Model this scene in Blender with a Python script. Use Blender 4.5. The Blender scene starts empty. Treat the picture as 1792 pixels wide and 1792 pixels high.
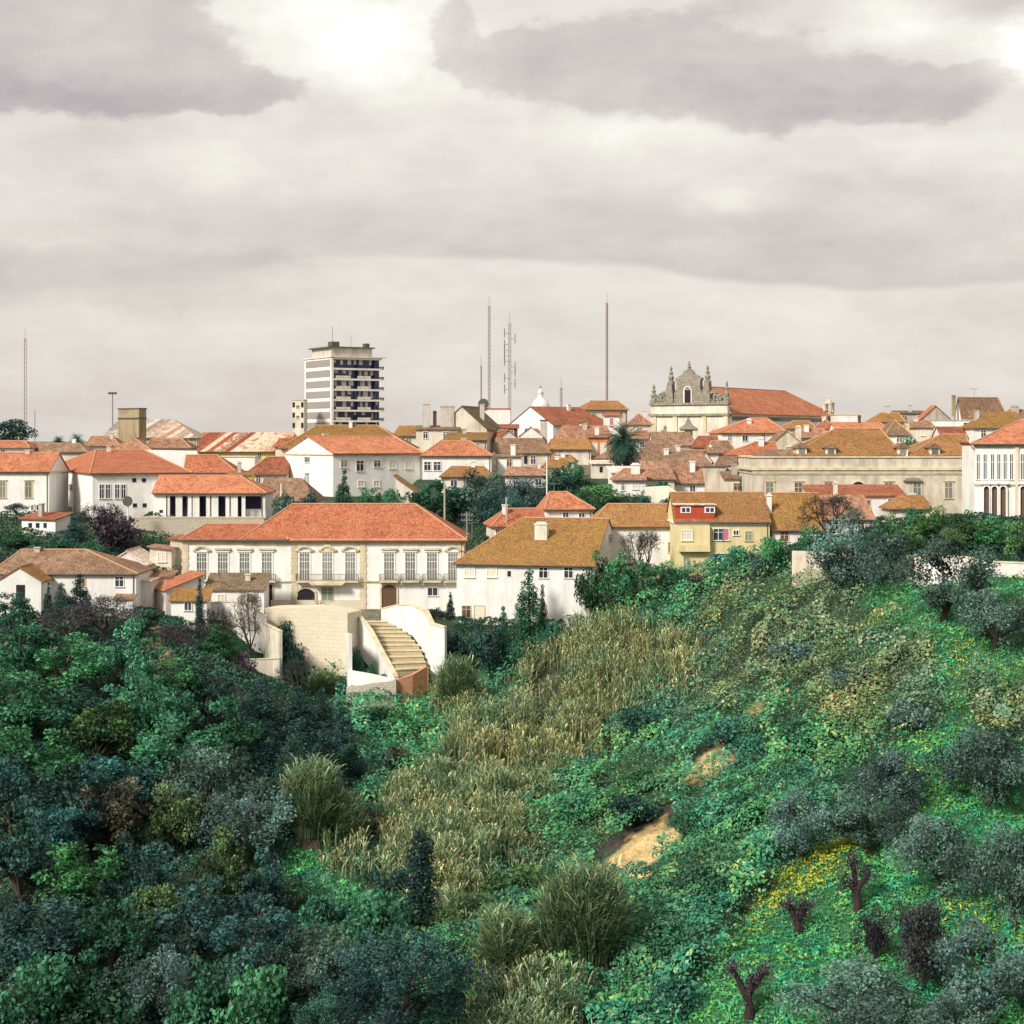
import bpy, math, random
import numpy as np
from mathutils import Vector, Matrix

SC = bpy.context.scene
COL = SC.collection
R = random.Random(7)
F, CX, HZ = 3000.0, 896.0, 770.0          # lens in photo pixels, picture centre, horizon


def at(px, py, Y):
    return Vector(((px - CX) / F * Y, Y, -(py - HZ) / F * Y))


# ------------------------------------------------------------------ materials
class N:
    """small helper around a node tree"""
    def __init__(s, name):
        s.m = bpy.data.materials.new(name)
        s.m.use_nodes = True
        s.t = s.m.node_tree
        s.t.nodes.clear()

    def n(s, typ, **kw):
        nd = s.t.nodes.new(typ)
        for k, v in kw.items():
            if k.startswith('i_'):
                key = k[2:]
                key = int(key) if key.isdigit() else key
                s.put(nd.inputs[key], v)
            else:
                setattr(nd, k, v)
        return nd

    def put(s, sock, v):
        if isinstance(v, bpy.types.NodeSocket):
            s.t.links.new(v, sock)
        else:
            sock.default_value = v

    def math(s, op, a, b=0.0, clamp=False):
        nd = s.n('ShaderNodeMath', operation=op, use_clamp=clamp)
        s.put(nd.inputs[0], a); s.put(nd.inputs[1], b)
        return nd.outputs[0]

    def mix(s, f, a, b, typ='MIX'):
        nd = s.n('ShaderNodeMix', data_type='RGBA', blend_type=typ)
        s.put(nd.inputs[0], f)
        for k, v in ((6, a), (7, b)):
            if isinstance(v, tuple) and len(v) == 3: v = (*v, 1)
            s.put(nd.inputs[k], v)
        return nd.outputs[2]

    def ramp(s, f, stops):
        nd = s.n('ShaderNodeValToRGB')
        e = nd.color_ramp.elements
        while len(e) < len(stops): e.new(0.5)
        for el, (p, c) in zip(e, stops):
            el.position = p
            el.color = (*c, 1) if isinstance(c, tuple) else (c, c, c, 1)
        s.put(nd.inputs[0], f)
        return nd.outputs[0]

    def noise(s, vec, scale, detail=3, rough=0.55):
        nd = s.n('ShaderNodeTexNoise')
        nd.inputs['Scale'].default_value = scale
        nd.inputs['Detail'].default_value = detail
        nd.inputs['Roughness'].default_value = rough
        if vec is not None: s.t.links.new(vec, nd.inputs['Vector'])
        return nd.outputs['Fac']

    def scaled(s, vec, sc, off=None):
        nd = s.n('ShaderNodeMapping')
        s.t.links.new(vec, nd.inputs['Vector'])
        nd.inputs['Scale'].default_value = sc
        if off is not None: s.put(nd.inputs['Location'], off)
        return nd.outputs[0]

    def out(s, col, rough=0.8, bump=None, bstr=0.4, bdist=0.05, spec=0.3):
        p = s.n('ShaderNodeBsdfPrincipled')
        if isinstance(col, tuple) and len(col) == 3: col = (*col, 1)
        s.put(p.inputs['Base Color'], col)
        s.put(p.inputs['Roughness'], rough)
        p.inputs['Specular IOR Level'].default_value = spec
        if bump is not None:
            b = s.n('ShaderNodeBump')
            b.inputs['Strength'].default_value = bstr
            b.inputs['Distance'].default_value = bdist
            s.put(b.inputs['Height'], bump)
            s.t.links.new(b.outputs[0], p.inputs['Normal'])
        o = s.n('ShaderNodeOutputMaterial')
        s.t.links.new(p.outputs[0], o.inputs[0])
        return s.m


def coords(n):
    """object coordinates shifted by a per-object random amount"""
    tc = n.n('ShaderNodeTexCoord')
    oi = n.n('ShaderNodeObjectInfo')
    sh = n.n('ShaderNodeVectorMath', operation='SCALE')
    cb = n.n('ShaderNodeCombineXYZ')
    for k in range(3): n.t.links.new(oi.outputs['Random'], cb.inputs[k])
    n.t.links.new(cb.outputs[0], sh.inputs[0]); sh.inputs['Scale'].default_value = 70
    ad = n.n('ShaderNodeVectorMath', operation='ADD')
    n.t.links.new(tc.outputs['Object'], ad.inputs[0]); n.t.links.new(sh.outputs[0], ad.inputs[1])
    return ad.outputs[0], oi.outputs['Random'], tc.outputs['UV']


def plaster(name, col, dirt=0.35, dcol=None, rough=0.85):
    n = N(name)
    v, rnd, uv = coords(n)
    a = n.noise(n.scaled(v, (0.9, 0.9, 0.12)), 1.0, 5, 0.6)      # rain streaks
    b = n.noise(v, 0.35, 4)                                       # large weathering
    c = n.noise(v, 5.0, 3)
    dcol = dcol or tuple(x * y for x, y in zip(col, (0.55, 0.5, 0.43)))
    f = n.math('MULTIPLY', n.ramp(a, [(0.46, 0.0), (0.62, 1.0)]), dirt)
    m1 = n.mix(f, col, dcol)
    f2 = n.math('MULTIPLY', n.ramp(b, [(0.48, 0.0), (0.62, 1.0)]), dirt * 0.55)
    m2 = n.mix(f2, m1, tuple(x * 0.72 for x in dcol))
    f3 = n.math('MULTIPLY', n.ramp(c, [(0.3, 1.0), (0.6, 0.0)]), 0.18)
    m3 = n.mix(f3, m2, dcol)
    return n.out(m3, rough, c, 0.25, 0.04)


def masonry(name, col, col2, dark, sc=1.0, bw=0.9, bh=0.42):
    n = N(name)
    v, rnd, uv = coords(n)
    br = n.n('ShaderNodeTexBrick')
    n.t.links.new(uv, br.inputs['Vector'])
    br.inputs['Color1'].default_value = (*col, 1); br.inputs['Color2'].default_value = (*col2, 1)
    br.inputs['Mortar'].default_value = (*dark, 1)
    br.inputs['Scale'].default_value = sc
    br.inputs['Brick Width'].default_value = bw; br.inputs['Row Height'].default_value = bh
    br.inputs['Mortar Size'].default_value = 0.03
    a = n.noise(v, 0.5, 5, 0.6)
    b = n.noise(v, 3.0, 4, 0.6)
    m = n.mix(n.ramp(a, [(0.4, 0.0), (0.7, 0.75)]), br.outputs[0], tuple((x + y) / 2.3 for x, y in zip(col, col2)))
    m = n.mix(n.math('MULTIPLY', n.ramp(b, [(0.52, 0.0), (0.72, 1.0)]), 0.55), m, dark)
    return n.out(m, 0.9, b, 0.5, 0.08)


def tiles(name, c1, c2, c3, moss=None, mossamt=0.0, sat=1.0, patch=0.5):
    """clay roof tiles: barrel columns down the slope, tone changing tile by tile and in patches"""
    n = N(name)
    v, rnd, uv = coords(n)
    sp = n.n('ShaderNodeSeparateXYZ'); n.t.links.new(uv, sp.inputs[0])
    per = n.n('ShaderNodeTexNoise'); per.inputs['Scale'].default_value = 2.6; per.inputs['Detail'].default_value = 3
    n.t.links.new(n.scaled(uv, (1.3, 0.8, 1), None), per.inputs['Vector'])
    vo = n.n('ShaderNodeTexVoronoi'); vo.inputs['Scale'].default_value = 1.5
    n.t.links.new(n.scaled(uv, (1.2, 0.8, 1)), vo.inputs['Vector'])
    big = n.noise(v, 0.28, 4, 0.6)
    m = n.mix(n.ramp(per.outputs['Fac'], [(0.36, 0.0), (0.64, 1.0)]), c1, c2)
    vs = n.n('ShaderNodeSeparateColor'); n.t.links.new(vo.outputs['Color'], vs.inputs[0])
    m = n.mix(n.math('MULTIPLY', n.ramp(vs.outputs[0], [(0.55, 0.0), (0.9, 1.0)]), 0.75), m, c3)
    m = n.mix(n.math('MULTIPLY', n.ramp(big, [(0.44, 0.0), (0.56, 1.0)]), patch), m, tuple(x * 0.62 for x in c1))
    if moss:
        mo = n.noise(v, 0.55, 5, 0.65)
        m = n.mix(n.math('MULTIPLY', n.ramp(mo, [(0.33, 0.0), (0.6, 1.0)]), mossamt), m, moss)
        mo2 = n.noise(v, 2.8, 3, 0.6)
        m = n.mix(n.math('MULTIPLY', n.ramp(mo2, [(0.58, 0.0), (0.7, 1.0)]), mossamt * 0.6), m, tuple(x * 0.35 for x in moss))
    fin = n.noise(n.scaled(uv, (3.2, 2.2, 1)), 1.0, 3, 0.7)
    m = n.mix(1.0, m, n.ramp(fin, [(0.30, 0.50), (0.5, 1.0), (0.70, 1.45)]), 'MULTIPLY')
    hsv = n.n('ShaderNodeHueSaturation')
    n.put(hsv.inputs['Color'], m)
    hsv.inputs['Saturation'].default_value = sat * 0.93
    n.put(hsv.inputs['Value'], n.math('ADD', n.math('MULTIPLY', rnd, 0.24), 0.88))
    wav = n.math('SINE', n.math('MULTIPLY', sp.outputs[0], 2 * math.pi / 0.3))
    row = n.math('FRACT', n.math('MULTIPLY', sp.outputs[1], 1 / 0.45))
    h = n.math('ADD', n.math('MULTIPLY', wav, 0.6), n.math('ADD', n.math('MULTIPLY', row, -0.4), per.outputs['Fac']))
    return n.out(hsv.outputs[0], 0.9, h, 0.5, 0.05, 0.15)


def sheets(name, cols):
    """corrugated sheets, replaced one by one: bands down the slope in different tones"""
    n = N(name)
    v, rnd, uv = coords(n)
    sp = n.n('ShaderNodeSeparateXYZ'); n.t.links.new(uv, sp.inputs[0])
    k = n.math('FLOOR', n.math('MULTIPLY', n.math('ADD', sp.outputs[0], n.math('MULTIPLY', sp.outputs[1], -0.55)), 0.75))
    wn = n.n('ShaderNodeTexWhiteNoise', noise_dimensions='1D'); n.put(wn.inputs['W'], k)
    a = n.noise(v, 0.9, 4)
    f = n.math('ADD', wn.outputs[0], n.math('MULTIPLY', n.math('SUBTRACT', a, 0.5), 0.7))
    m = n.ramp(f, [(i / (len(cols) - 1), c) for i, c in enumerate(cols)])
    wav = n.math('SINE', n.math('MULTIPLY', sp.outputs[0], 2 * math.pi / 0.3))
    return n.out(m, 0.8, wav, 0.5, 0.05)


def plain(name, col, rough=0.6, var=0.2, spec=0.3, metal=0.0):
    n = N(name)
    v, rnd, uv = coords(n)
    a = n.noise(v, 3.0, 3)
    m = n.mix(n.math('MULTIPLY', n.ramp(a, [(0.35, 0.0), (0.7, 1.0)]), var), col, tuple(x * 0.6 for x in col))
    return n.out(m, rough, None, spec=spec)


def glass(name, col):
    n = N(name)
    v, rnd, uv = coords(n)
    m = n.mix(rnd, col, tuple(x * 2.2 + 0.01 for x in col))
    return n.out(m, 0.12, None, spec=0.5)


def leafmat(name, col, var=0.35, trans=0.22, hue=0.03):
    n = N(name)
    at_ = n.n('ShaderNodeVertexColor', layer_name='Col')
    oi = n.n('ShaderNodeObjectInfo')
    m = n.mix(1.0, (*col, 1), at_.outputs[0], 'MULTIPLY')
    hsv = n.n('ShaderNodeHueSaturation')
    n.put(hsv.inputs['Color'], m)
    n.put(hsv.inputs['Value'], n.math('ADD', n.math('MULTIPLY', oi.outputs['Random'], 2 * var), 1 - var))
    rr = n.math('FRACT', n.math('MULTIPLY', oi.outputs['Random'], 7.31))
    n.put(hsv.inputs['Hue'], n.math('ADD', n.math('MULTIPLY', rr, 2 * hue), 0.5 - hue))
    p = n.n('ShaderNodeBsdfPrincipled')
    n.put(p.inputs['Base Color'], hsv.outputs[0])
    p.inputs['Roughness'].default_value = 0.55
    p.inputs['Specular IOR Level'].default_value = 0.25
    tr = n.n('ShaderNodeBsdfTranslucent'); n.put(tr.inputs['Color'], hsv.outputs[0])
    mx = n.n('ShaderNodeMixShader'); mx.inputs[0].default_value = trans
    n.t.links.new(p.outputs[0], mx.inputs[1]); n.t.links.new(tr.outputs[0], mx.inputs[2])
    o = n.n('ShaderNodeOutputMaterial'); n.t.links.new(mx.outputs[0], o.inputs[0])
    return n.m


def cover(name):
    """ground cover whose colour comes leaf by leaf from the mesh"""
    return leafmat(name, (1, 1, 1), 0.0, 0.2, 0.0)


M = {}
M['white'] = plaster('white_plaster', (0.79, 0.775, 0.745), 0.24)
M['bright'] = plaster('whitewash', (0.75, 0.74, 0.715), 0.28)
M['cream'] = plaster('cream_plaster', (0.70, 0.65, 0.55), 0.45)
M['pink'] = plaster('pinkish_plaster', (0.72, 0.66, 0.645), 0.28)
M['beige'] = plaster('weathered_beige_plaster', (0.62, 0.55, 0.45), 0.6)
M['grey'] = plaster('grey_plaster', (0.52, 0.48, 0.43), 0.5)
M['yellow'] = plaster('yellow_plaster', (0.70, 0.59, 0.33), 0.35)
M['lemon'] = plaster('lemon_plaster', (0.74, 0.62, 0.22), 0.25)
M['ochre'] = plaster('ochre_plaster', (0.34, 0.27, 0.165), 0.6)
M['salmon'] = plaster('salmon_plaster', (0.62, 0.24, 0.12), 0.3)
M['redwall'] = plaster('red_slate_wall', (0.45, 0.07, 0.035), 0.3)
M['stone'] = masonry('stained_limestone', (0.66, 0.59, 0.46), (0.61, 0.54, 0.41), (0.52, 0.45, 0.33), 1.0, 1.3, 0.55)
M['rubble'] = masonry('rubble_stone', (0.52, 0.46, 0.37), (0.44, 0.39, 0.31), (0.26, 0.22, 0.18), 1.0, 0.5, 0.3)
M['brick'] = masonry('orange_brick', (0.60, 0.27, 0.13), (0.50, 0.19, 0.09), (0.40, 0.27, 0.18), 1.0, 0.4, 0.2)
M['greystone'] = masonry('dark_church_stone', (0.36, 0.325, 0.25), (0.22, 0.20, 0.155), (0.08, 0.07, 0.06), 1.0, 0.8, 0.5)
M['trimstone'] = plaster('trim_limestone', (0.66, 0.57, 0.40), 0.45)
M['sandstep'] = masonry('sandy_step_stone', (0.50, 0.42, 0.27), (0.45, 0.37, 0.23), (0.30, 0.24, 0.15), 1.0, 1.2, 0.6)
M['orange'] = tiles('orange_roof_tiles', (0.42, 0.135, 0.055), (0.48, 0.185, 0.085), (0.31, 0.080, 0.033), None, 0, 1.0, 0.35)
M['coral'] = tiles('coral_roof_tiles', (0.336, 0.094, 0.036), (0.376, 0.130, 0.053), (0.264, 0.061, 0.025), None, 0, 1.0, 0.28)
M['red'] = tiles('red_roof_tiles', (0.288, 0.068, 0.033), (0.352, 0.115, 0.053), (0.192, 0.043, 0.023), (0.144, 0.086, 0.033), 0.3)
M['moss'] = tiles('mossy_roof_tiles', (0.240, 0.097, 0.032), (0.296, 0.144, 0.046), (0.176, 0.061, 0.023), (0.240, 0.138, 0.026), 0.8)
M['amber'] = tiles('amber_roof_tiles', (0.288, 0.112, 0.038), (0.352, 0.166, 0.059), (0.200, 0.068, 0.026), (0.256, 0.148, 0.036), 0.6)
M['old'] = tiles('old_brown_roof_tiles', (0.256, 0.112, 0.059), (0.368, 0.216, 0.132), (0.136, 0.054, 0.033), (0.160, 0.108, 0.046), 0.55, 0.9, 0.6)
M['rose'] = tiles('rose_roof_tiles', (0.320, 0.126, 0.069), (0.416, 0.223, 0.142), (0.176, 0.065, 0.040), (0.208, 0.115, 0.046), 0.4, 0.95, 0.5)
M['dark'] = tiles('dark_lichen_roof_tiles', (0.15, 0.095, 0.065), (0.26, 0.18, 0.12), (0.08, 0.055, 0.045), (0.17, 0.13, 0.06), 0.6)
M['pale'] = tiles('pale_roof_tiles', (0.66, 0.55, 0.46), (0.72, 0.64, 0.56), (0.5, 0.34, 0.24), None, 0)
M['rust'] = sheets('rust_striped_sheets', [(0.20, 0.05, 0.03), (0.30, 0.08, 0.04), (0.42, 0.20, 0.11), (0.62, 0.50, 0.36), (0.22, 0.06, 0.03), (0.66, 0.55, 0.42)])
M['tin'] = sheets('grey_striped_sheets', [(0.20, 0.17, 0.14), (0.42, 0.36, 0.29), (0.33, 0.16, 0.09), (0.55, 0.48, 0.40), (0.27, 0.22, 0.18)])
M['ridge'] = plain('ridge_mortar', (0.50, 0.27, 0.15), 0.85, 0.5)
M['glass'] = glass('window_glass', (0.025, 0.03, 0.045))
M['paleglass'] = glass('pale_window_glass', (0.10, 0.105, 0.10))
M['shut'] = plain('cream_shutter', (0.68, 0.62, 0.50), 0.6, 0.3)
M['frame'] = plain('white_window_frame', (0.78, 0.76, 0.70), 0.5, 0.15)
M['wood'] = plain('brown_wood', (0.12, 0.07, 0.045), 0.6, 0.4)
M['greenwood'] = plain('grey_green_wood', (0.20, 0.26, 0.20), 0.6, 0.3)
M['black'] = plain('dark_opening', (0.014, 0.013, 0.02), 0.7, 0.3)
M['teal'] = plain('teal_door', (0.02, 0.09, 0.12), 0.5, 0.3)
M['pinkcloth'] = plain('pink_curtain', (0.55, 0.16, 0.22), 0.8, 0.3)
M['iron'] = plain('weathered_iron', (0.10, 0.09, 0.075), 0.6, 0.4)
M['steel'] = plain('galvanised_steel', (0.22, 0.215, 0.22), 0.5, 0.3)
M['mastred'] = plain('mast_red_paint', (0.34, 0.14, 0.12), 0.5, 0.3)
M['mastgrey'] = plain('mast_grey_paint', (0.25, 0.23, 0.23), 0.5, 0.3)
n = N('banded_mast_paint'); tc = n.n('ShaderNodeTexCoord'); sp = n.n('ShaderNodeSeparateXYZ'); n.t.links.new(tc.outputs['Object'], sp.inputs[0])
bd = n.math('GREATER_THAN', n.math('FRACT', n.math('MULTIPLY', sp.outputs[2], 1 / 12.0)), 0.5)
M['banded'] = n.out(n.mix(bd, (0.25, 0.235, 0.24), (0.30, 0.22, 0.21)), 0.6)
M['concrete'] = plaster('pale_concrete', (0.70, 0.66, 0.57), 0.35)
M['louvre'] = plain('grey_louvre', (0.30, 0.275, 0.255), 0.6, 0.5)
M['navy'] = glass('navy_glazing', (0.014, 0.016, 0.05))
M['bark'] = plain('bark', (0.075, 0.055, 0.045), 0.9, 0.6)
M['deadbark'] = plain('dark_red_bark', (0.042, 0.026, 0.028), 0.9, 0.6)
M['palewood'] = plain('pale_weathered_wood', (0.42, 0.37, 0.30), 0.8, 0.4)

TONE = dict(
    ever=(0.034, 0.120, 0.074), deep=(0.028, 0.078, 0.066), green=(0.050, 0.175, 0.080),
    bright=(0.075, 0.190, 0.065), lime=(0.075, 0.135, 0.055), olive=(0.085, 0.150, 0.128),
    blue=(0.045, 0.125, 0.115), purple=(0.062, 0.048, 0.066), brown=(0.066, 0.066, 0.044),
    teal=(0.032, 0.115, 0.098), grey=(0.085, 0.085, 0.095), tan=(0.20, 0.17, 0.09))
for k, c in TONE.items():
    M['leaf_' + k] = leafmat('leaves_' + k, c)


# ------------------------------------------------------------------ mesh helper
class MB:
    def __init__(s):
        s.v, s.f = [], []

    def add(s, vs, fs):
        b = len(s.v)
        s.v += [tuple(p) for p in vs]
        s.f += [tuple(b + i for i in f) for f in fs]
        return s

    def box(s, x0, x1, y0, y1, z0, z1):
        return s.add([(x0, y0, z0), (x1, y0, z0), (x1, y1, z0), (x0, y1, z0), (x0, y0, z1), (x1, y0, z1), (x1, y1, z1), (x0, y1, z1)],
                     [(0, 1, 5, 4), (1, 2, 6, 5), (2, 3, 7, 6), (3, 0, 4, 7), (4, 5, 6, 7), (3, 2, 1, 0)])

    def prism(s, poly, y0, y1):
        """polygon in x,z pulled from y0 to y1"""
        n = len(poly)
        vs = [(x, y0, z) for x, z in poly] + [(x, y1, z) for x, z in poly]
        return s.add(vs, [tuple(range(n)), tuple(range(2 * n - 1, n - 1, -1))] + [(i, i + n, (i + 1) % n + n, (i + 1) % n) for i in range(n)])

    def prismx(s, poly, x0, x1):
        n = len(poly)
        vs = [(x0, y, z) for y, z in poly] + [(x1, y, z) for y, z in poly]
        return s.add(vs, [tuple(range(n)), tuple(range(2 * n - 1, n - 1, -1))] + [(i, i + n, (i + 1) % n + n, (i + 1) % n) for i in range(n)])

    def tube(s, pts, rs, seg=6, cap=True):
        pts = [Vector(p) for p in pts]
        if not isinstance(rs, (list, tuple)): rs = [rs] * len(pts)
        b = len(s.v)
        for i, p in enumerate(pts):
            d = (pts[min(i + 1, len(pts) - 1)] - pts[max(i - 1, 0)]).normalized()
            a = d.orthogonal().normalized() if abs(d.z) < 0.95 else Vector((1, 0, 0))
            a = (a - d * a.dot(d)).normalized()
            c = d.cross(a)
            for k in range(seg):
                t = 2 * math.pi * k / seg
                s.v.append(tuple(p + (a * math.cos(t) + c * math.sin(t)) * rs[i]))
        for i in range(len(pts) - 1):
            for k in range(seg):
                k2 = (k + 1) % seg
                s.f.append((b + i * seg + k, b + i * seg + k2, b + (i + 1) * seg + k2, b + (i + 1) * seg + k))
        if cap:
            s.f.append(tuple(b + k for k in range(seg))[::-1])
            s.f.append(tuple(b + (len(pts) - 1) * seg + k for k in range(seg)))
        return s

    def lathe(s, prof, cx=0, cy=0, seg=10):
        return s.tube([(cx, cy, z) for r, z in prof], [max(r, 0.004) for r, z in prof], seg)

    def ring(s, c, r0, r1, y0, y1, a0, a1, seg=10):
        """arched band in x,z"""
        for k in range(seg):
            t0 = a0 + (a1 - a0) * k / seg; t1 = a0 + (a1 - a0) * (k + 1) / seg
            s.prism([(c[0] + r0 * math.cos(t0), c[1] + r0 * math.sin(t0)), (c[0] + r1 * math.cos(t0), c[1] + r1 * math.sin(t0)),
                     (c[0] + r1 * math.cos(t1), c[1] + r1 * math.sin(t1)), (c[0] + r0 * math.cos(t1), c[1] + r0 * math.sin(t1))], y0, y1)
        return s

    def mesh(s, name, mat):
        me = bpy.data.meshes.new(name)
        me.from_pydata(s.v, [], s.f)
        uvl = me.uv_layers.new(name='UVMap')
        co = [Vector(p) for p in s.v]
        buf = np.zeros(len(me.loops) * 2, dtype=np.float32)
        for p in me.polygons:
            nn = p.normal
            e = Vector((1, 0, 0)) if abs(nn.z) > 0.985 else Vector((-nn.y, nn.x, 0)).normalized()
            w = nn.cross(e)
            for li in p.loop_indices:
                q = co[me.loops[li].vertex_index]
                buf[2 * li] = q.dot(e); buf[2 * li + 1] = q.dot(w)
        uvl.data.foreach_set('uv', buf)
        me.materials.append(M[mat] if isinstance(mat, str) else mat)
        me.update()
        return me

    def build(s, name, mat, parent=None, smooth=False):
        me = s.mesh(name, mat)
        if smooth: me.polygons.foreach_set('use_smooth', [True] * len(me.polygons))
        return link(name, me, parent)


def link(name, me, parent=None):
    o = bpy.data.objects.new(name, me)
    COL.objects.link(o)
    if parent is not None: o.parent = parent
    return o


def tag(o, label, cat, group=None, kind=None):
    if label: o['label'] = label
    if cat: o['category'] = cat
    if group: o['group'] = group
    o['kind'] = kind or 'thing'
    return o


def thing(name, label, cat, loc=(0, 0, 0), rz=0.0, group=None):
    o = bpy.data.objects.new(name, None)
    o.empty_display_size = 0.3
    COL.objects.link(o)
    o.location = loc; o.rotation_euler = (0, 0, rz)
    return tag(o, label, cat, group)
# ------------------------------------------------------------------ houses
PADS = []           # (P0, u, v, W, D, z): level ground under each building
WCACHE = {}


def window_meshes(w, h, style):
    key = (round(w / 0.1), round(h / 0.1), style)
    if key in WCACHE: return WCACHE[key]
    w, h = max(key[0], 3) * 0.1, max(key[1], 3) * 0.1
    fr, pn = MB(), MB()
    sur = {'stone': 0.2, 'french': 0.2, 'door': 0.14, 'hole': 0.0}.get(style, 0.12)
    fmat, pmat = 'frame', 'glass'
    if style == 'stone': fmat = 'trimstone'
    if style == 'shut': pmat = 'shut'
    if style in ('pale', 'french', 'stone'): pmat = 'paleglass'
    if style == 'wood': fmat, pmat = 'trimstone', 'wood'
    if style == 'green': fmat, pmat = 'trimstone', 'greenwood'
    if style == 'teal': pmat = 'teal'
    if style == 'door': fmat, pmat = 'trimstone', 'shut'
    if style == 'hole': pmat = 'black'
    if style == 'pinkcloth': pmat = 'pinkcloth'
    d = 0.09
    a = w / 2
    if sur:
        fr.box(-a - sur, -a, -d, 0.05, 0, h); fr.box(a, a + sur, -d, 0.05, 0, h)
        fr.box(-a - sur, a + sur, -d, 0.05, h, h + sur)
        fr.box(-a - sur - 0.06, a + sur + 0.06, -d - 0.08, 0.05, -0.12, 0)
    else:
        fr.box(-a - 0.05, a + 0.05, -0.05, 0.05, -0.06, 0)
    if style == 'french':
        for zz in (0.2, 0.4, 0.84): fr.box(-a, a, -0.06, -0.03, h * zz, h * zz + 0.05)
        for xx in (-a * .5, a * .5): fr.box(xx - .03, xx + .03, -0.062, -0.03, 0, h)
    if style in ('stone', 'french'):
        fr.box(-a - sur - 0.12, a + sur + 0.12, -d - 0.12, 0.05, h + sur, h + sur + 0.14)
    if style not in ('hole', 'door', 'teal', 'pinkcloth'):
        for k in ([0] if w < 1.7 else [-w / 4, 0, w / 4]):
            fr.box(k - 0.04, k + 0.04, -0.065, -0.03, 0, h)
        if h > 1.2: fr.box(-a, a, -0.06, -0.03, h * 0.68, h * 0.68 + 0.07)
    pn.box(-a, a, -0.03, 0.04, 0, h)
    WCACHE[key] = (fr.mesh('window', fmat), pn.mesh('pane', pmat))
    return WCACHE[key]


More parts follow.
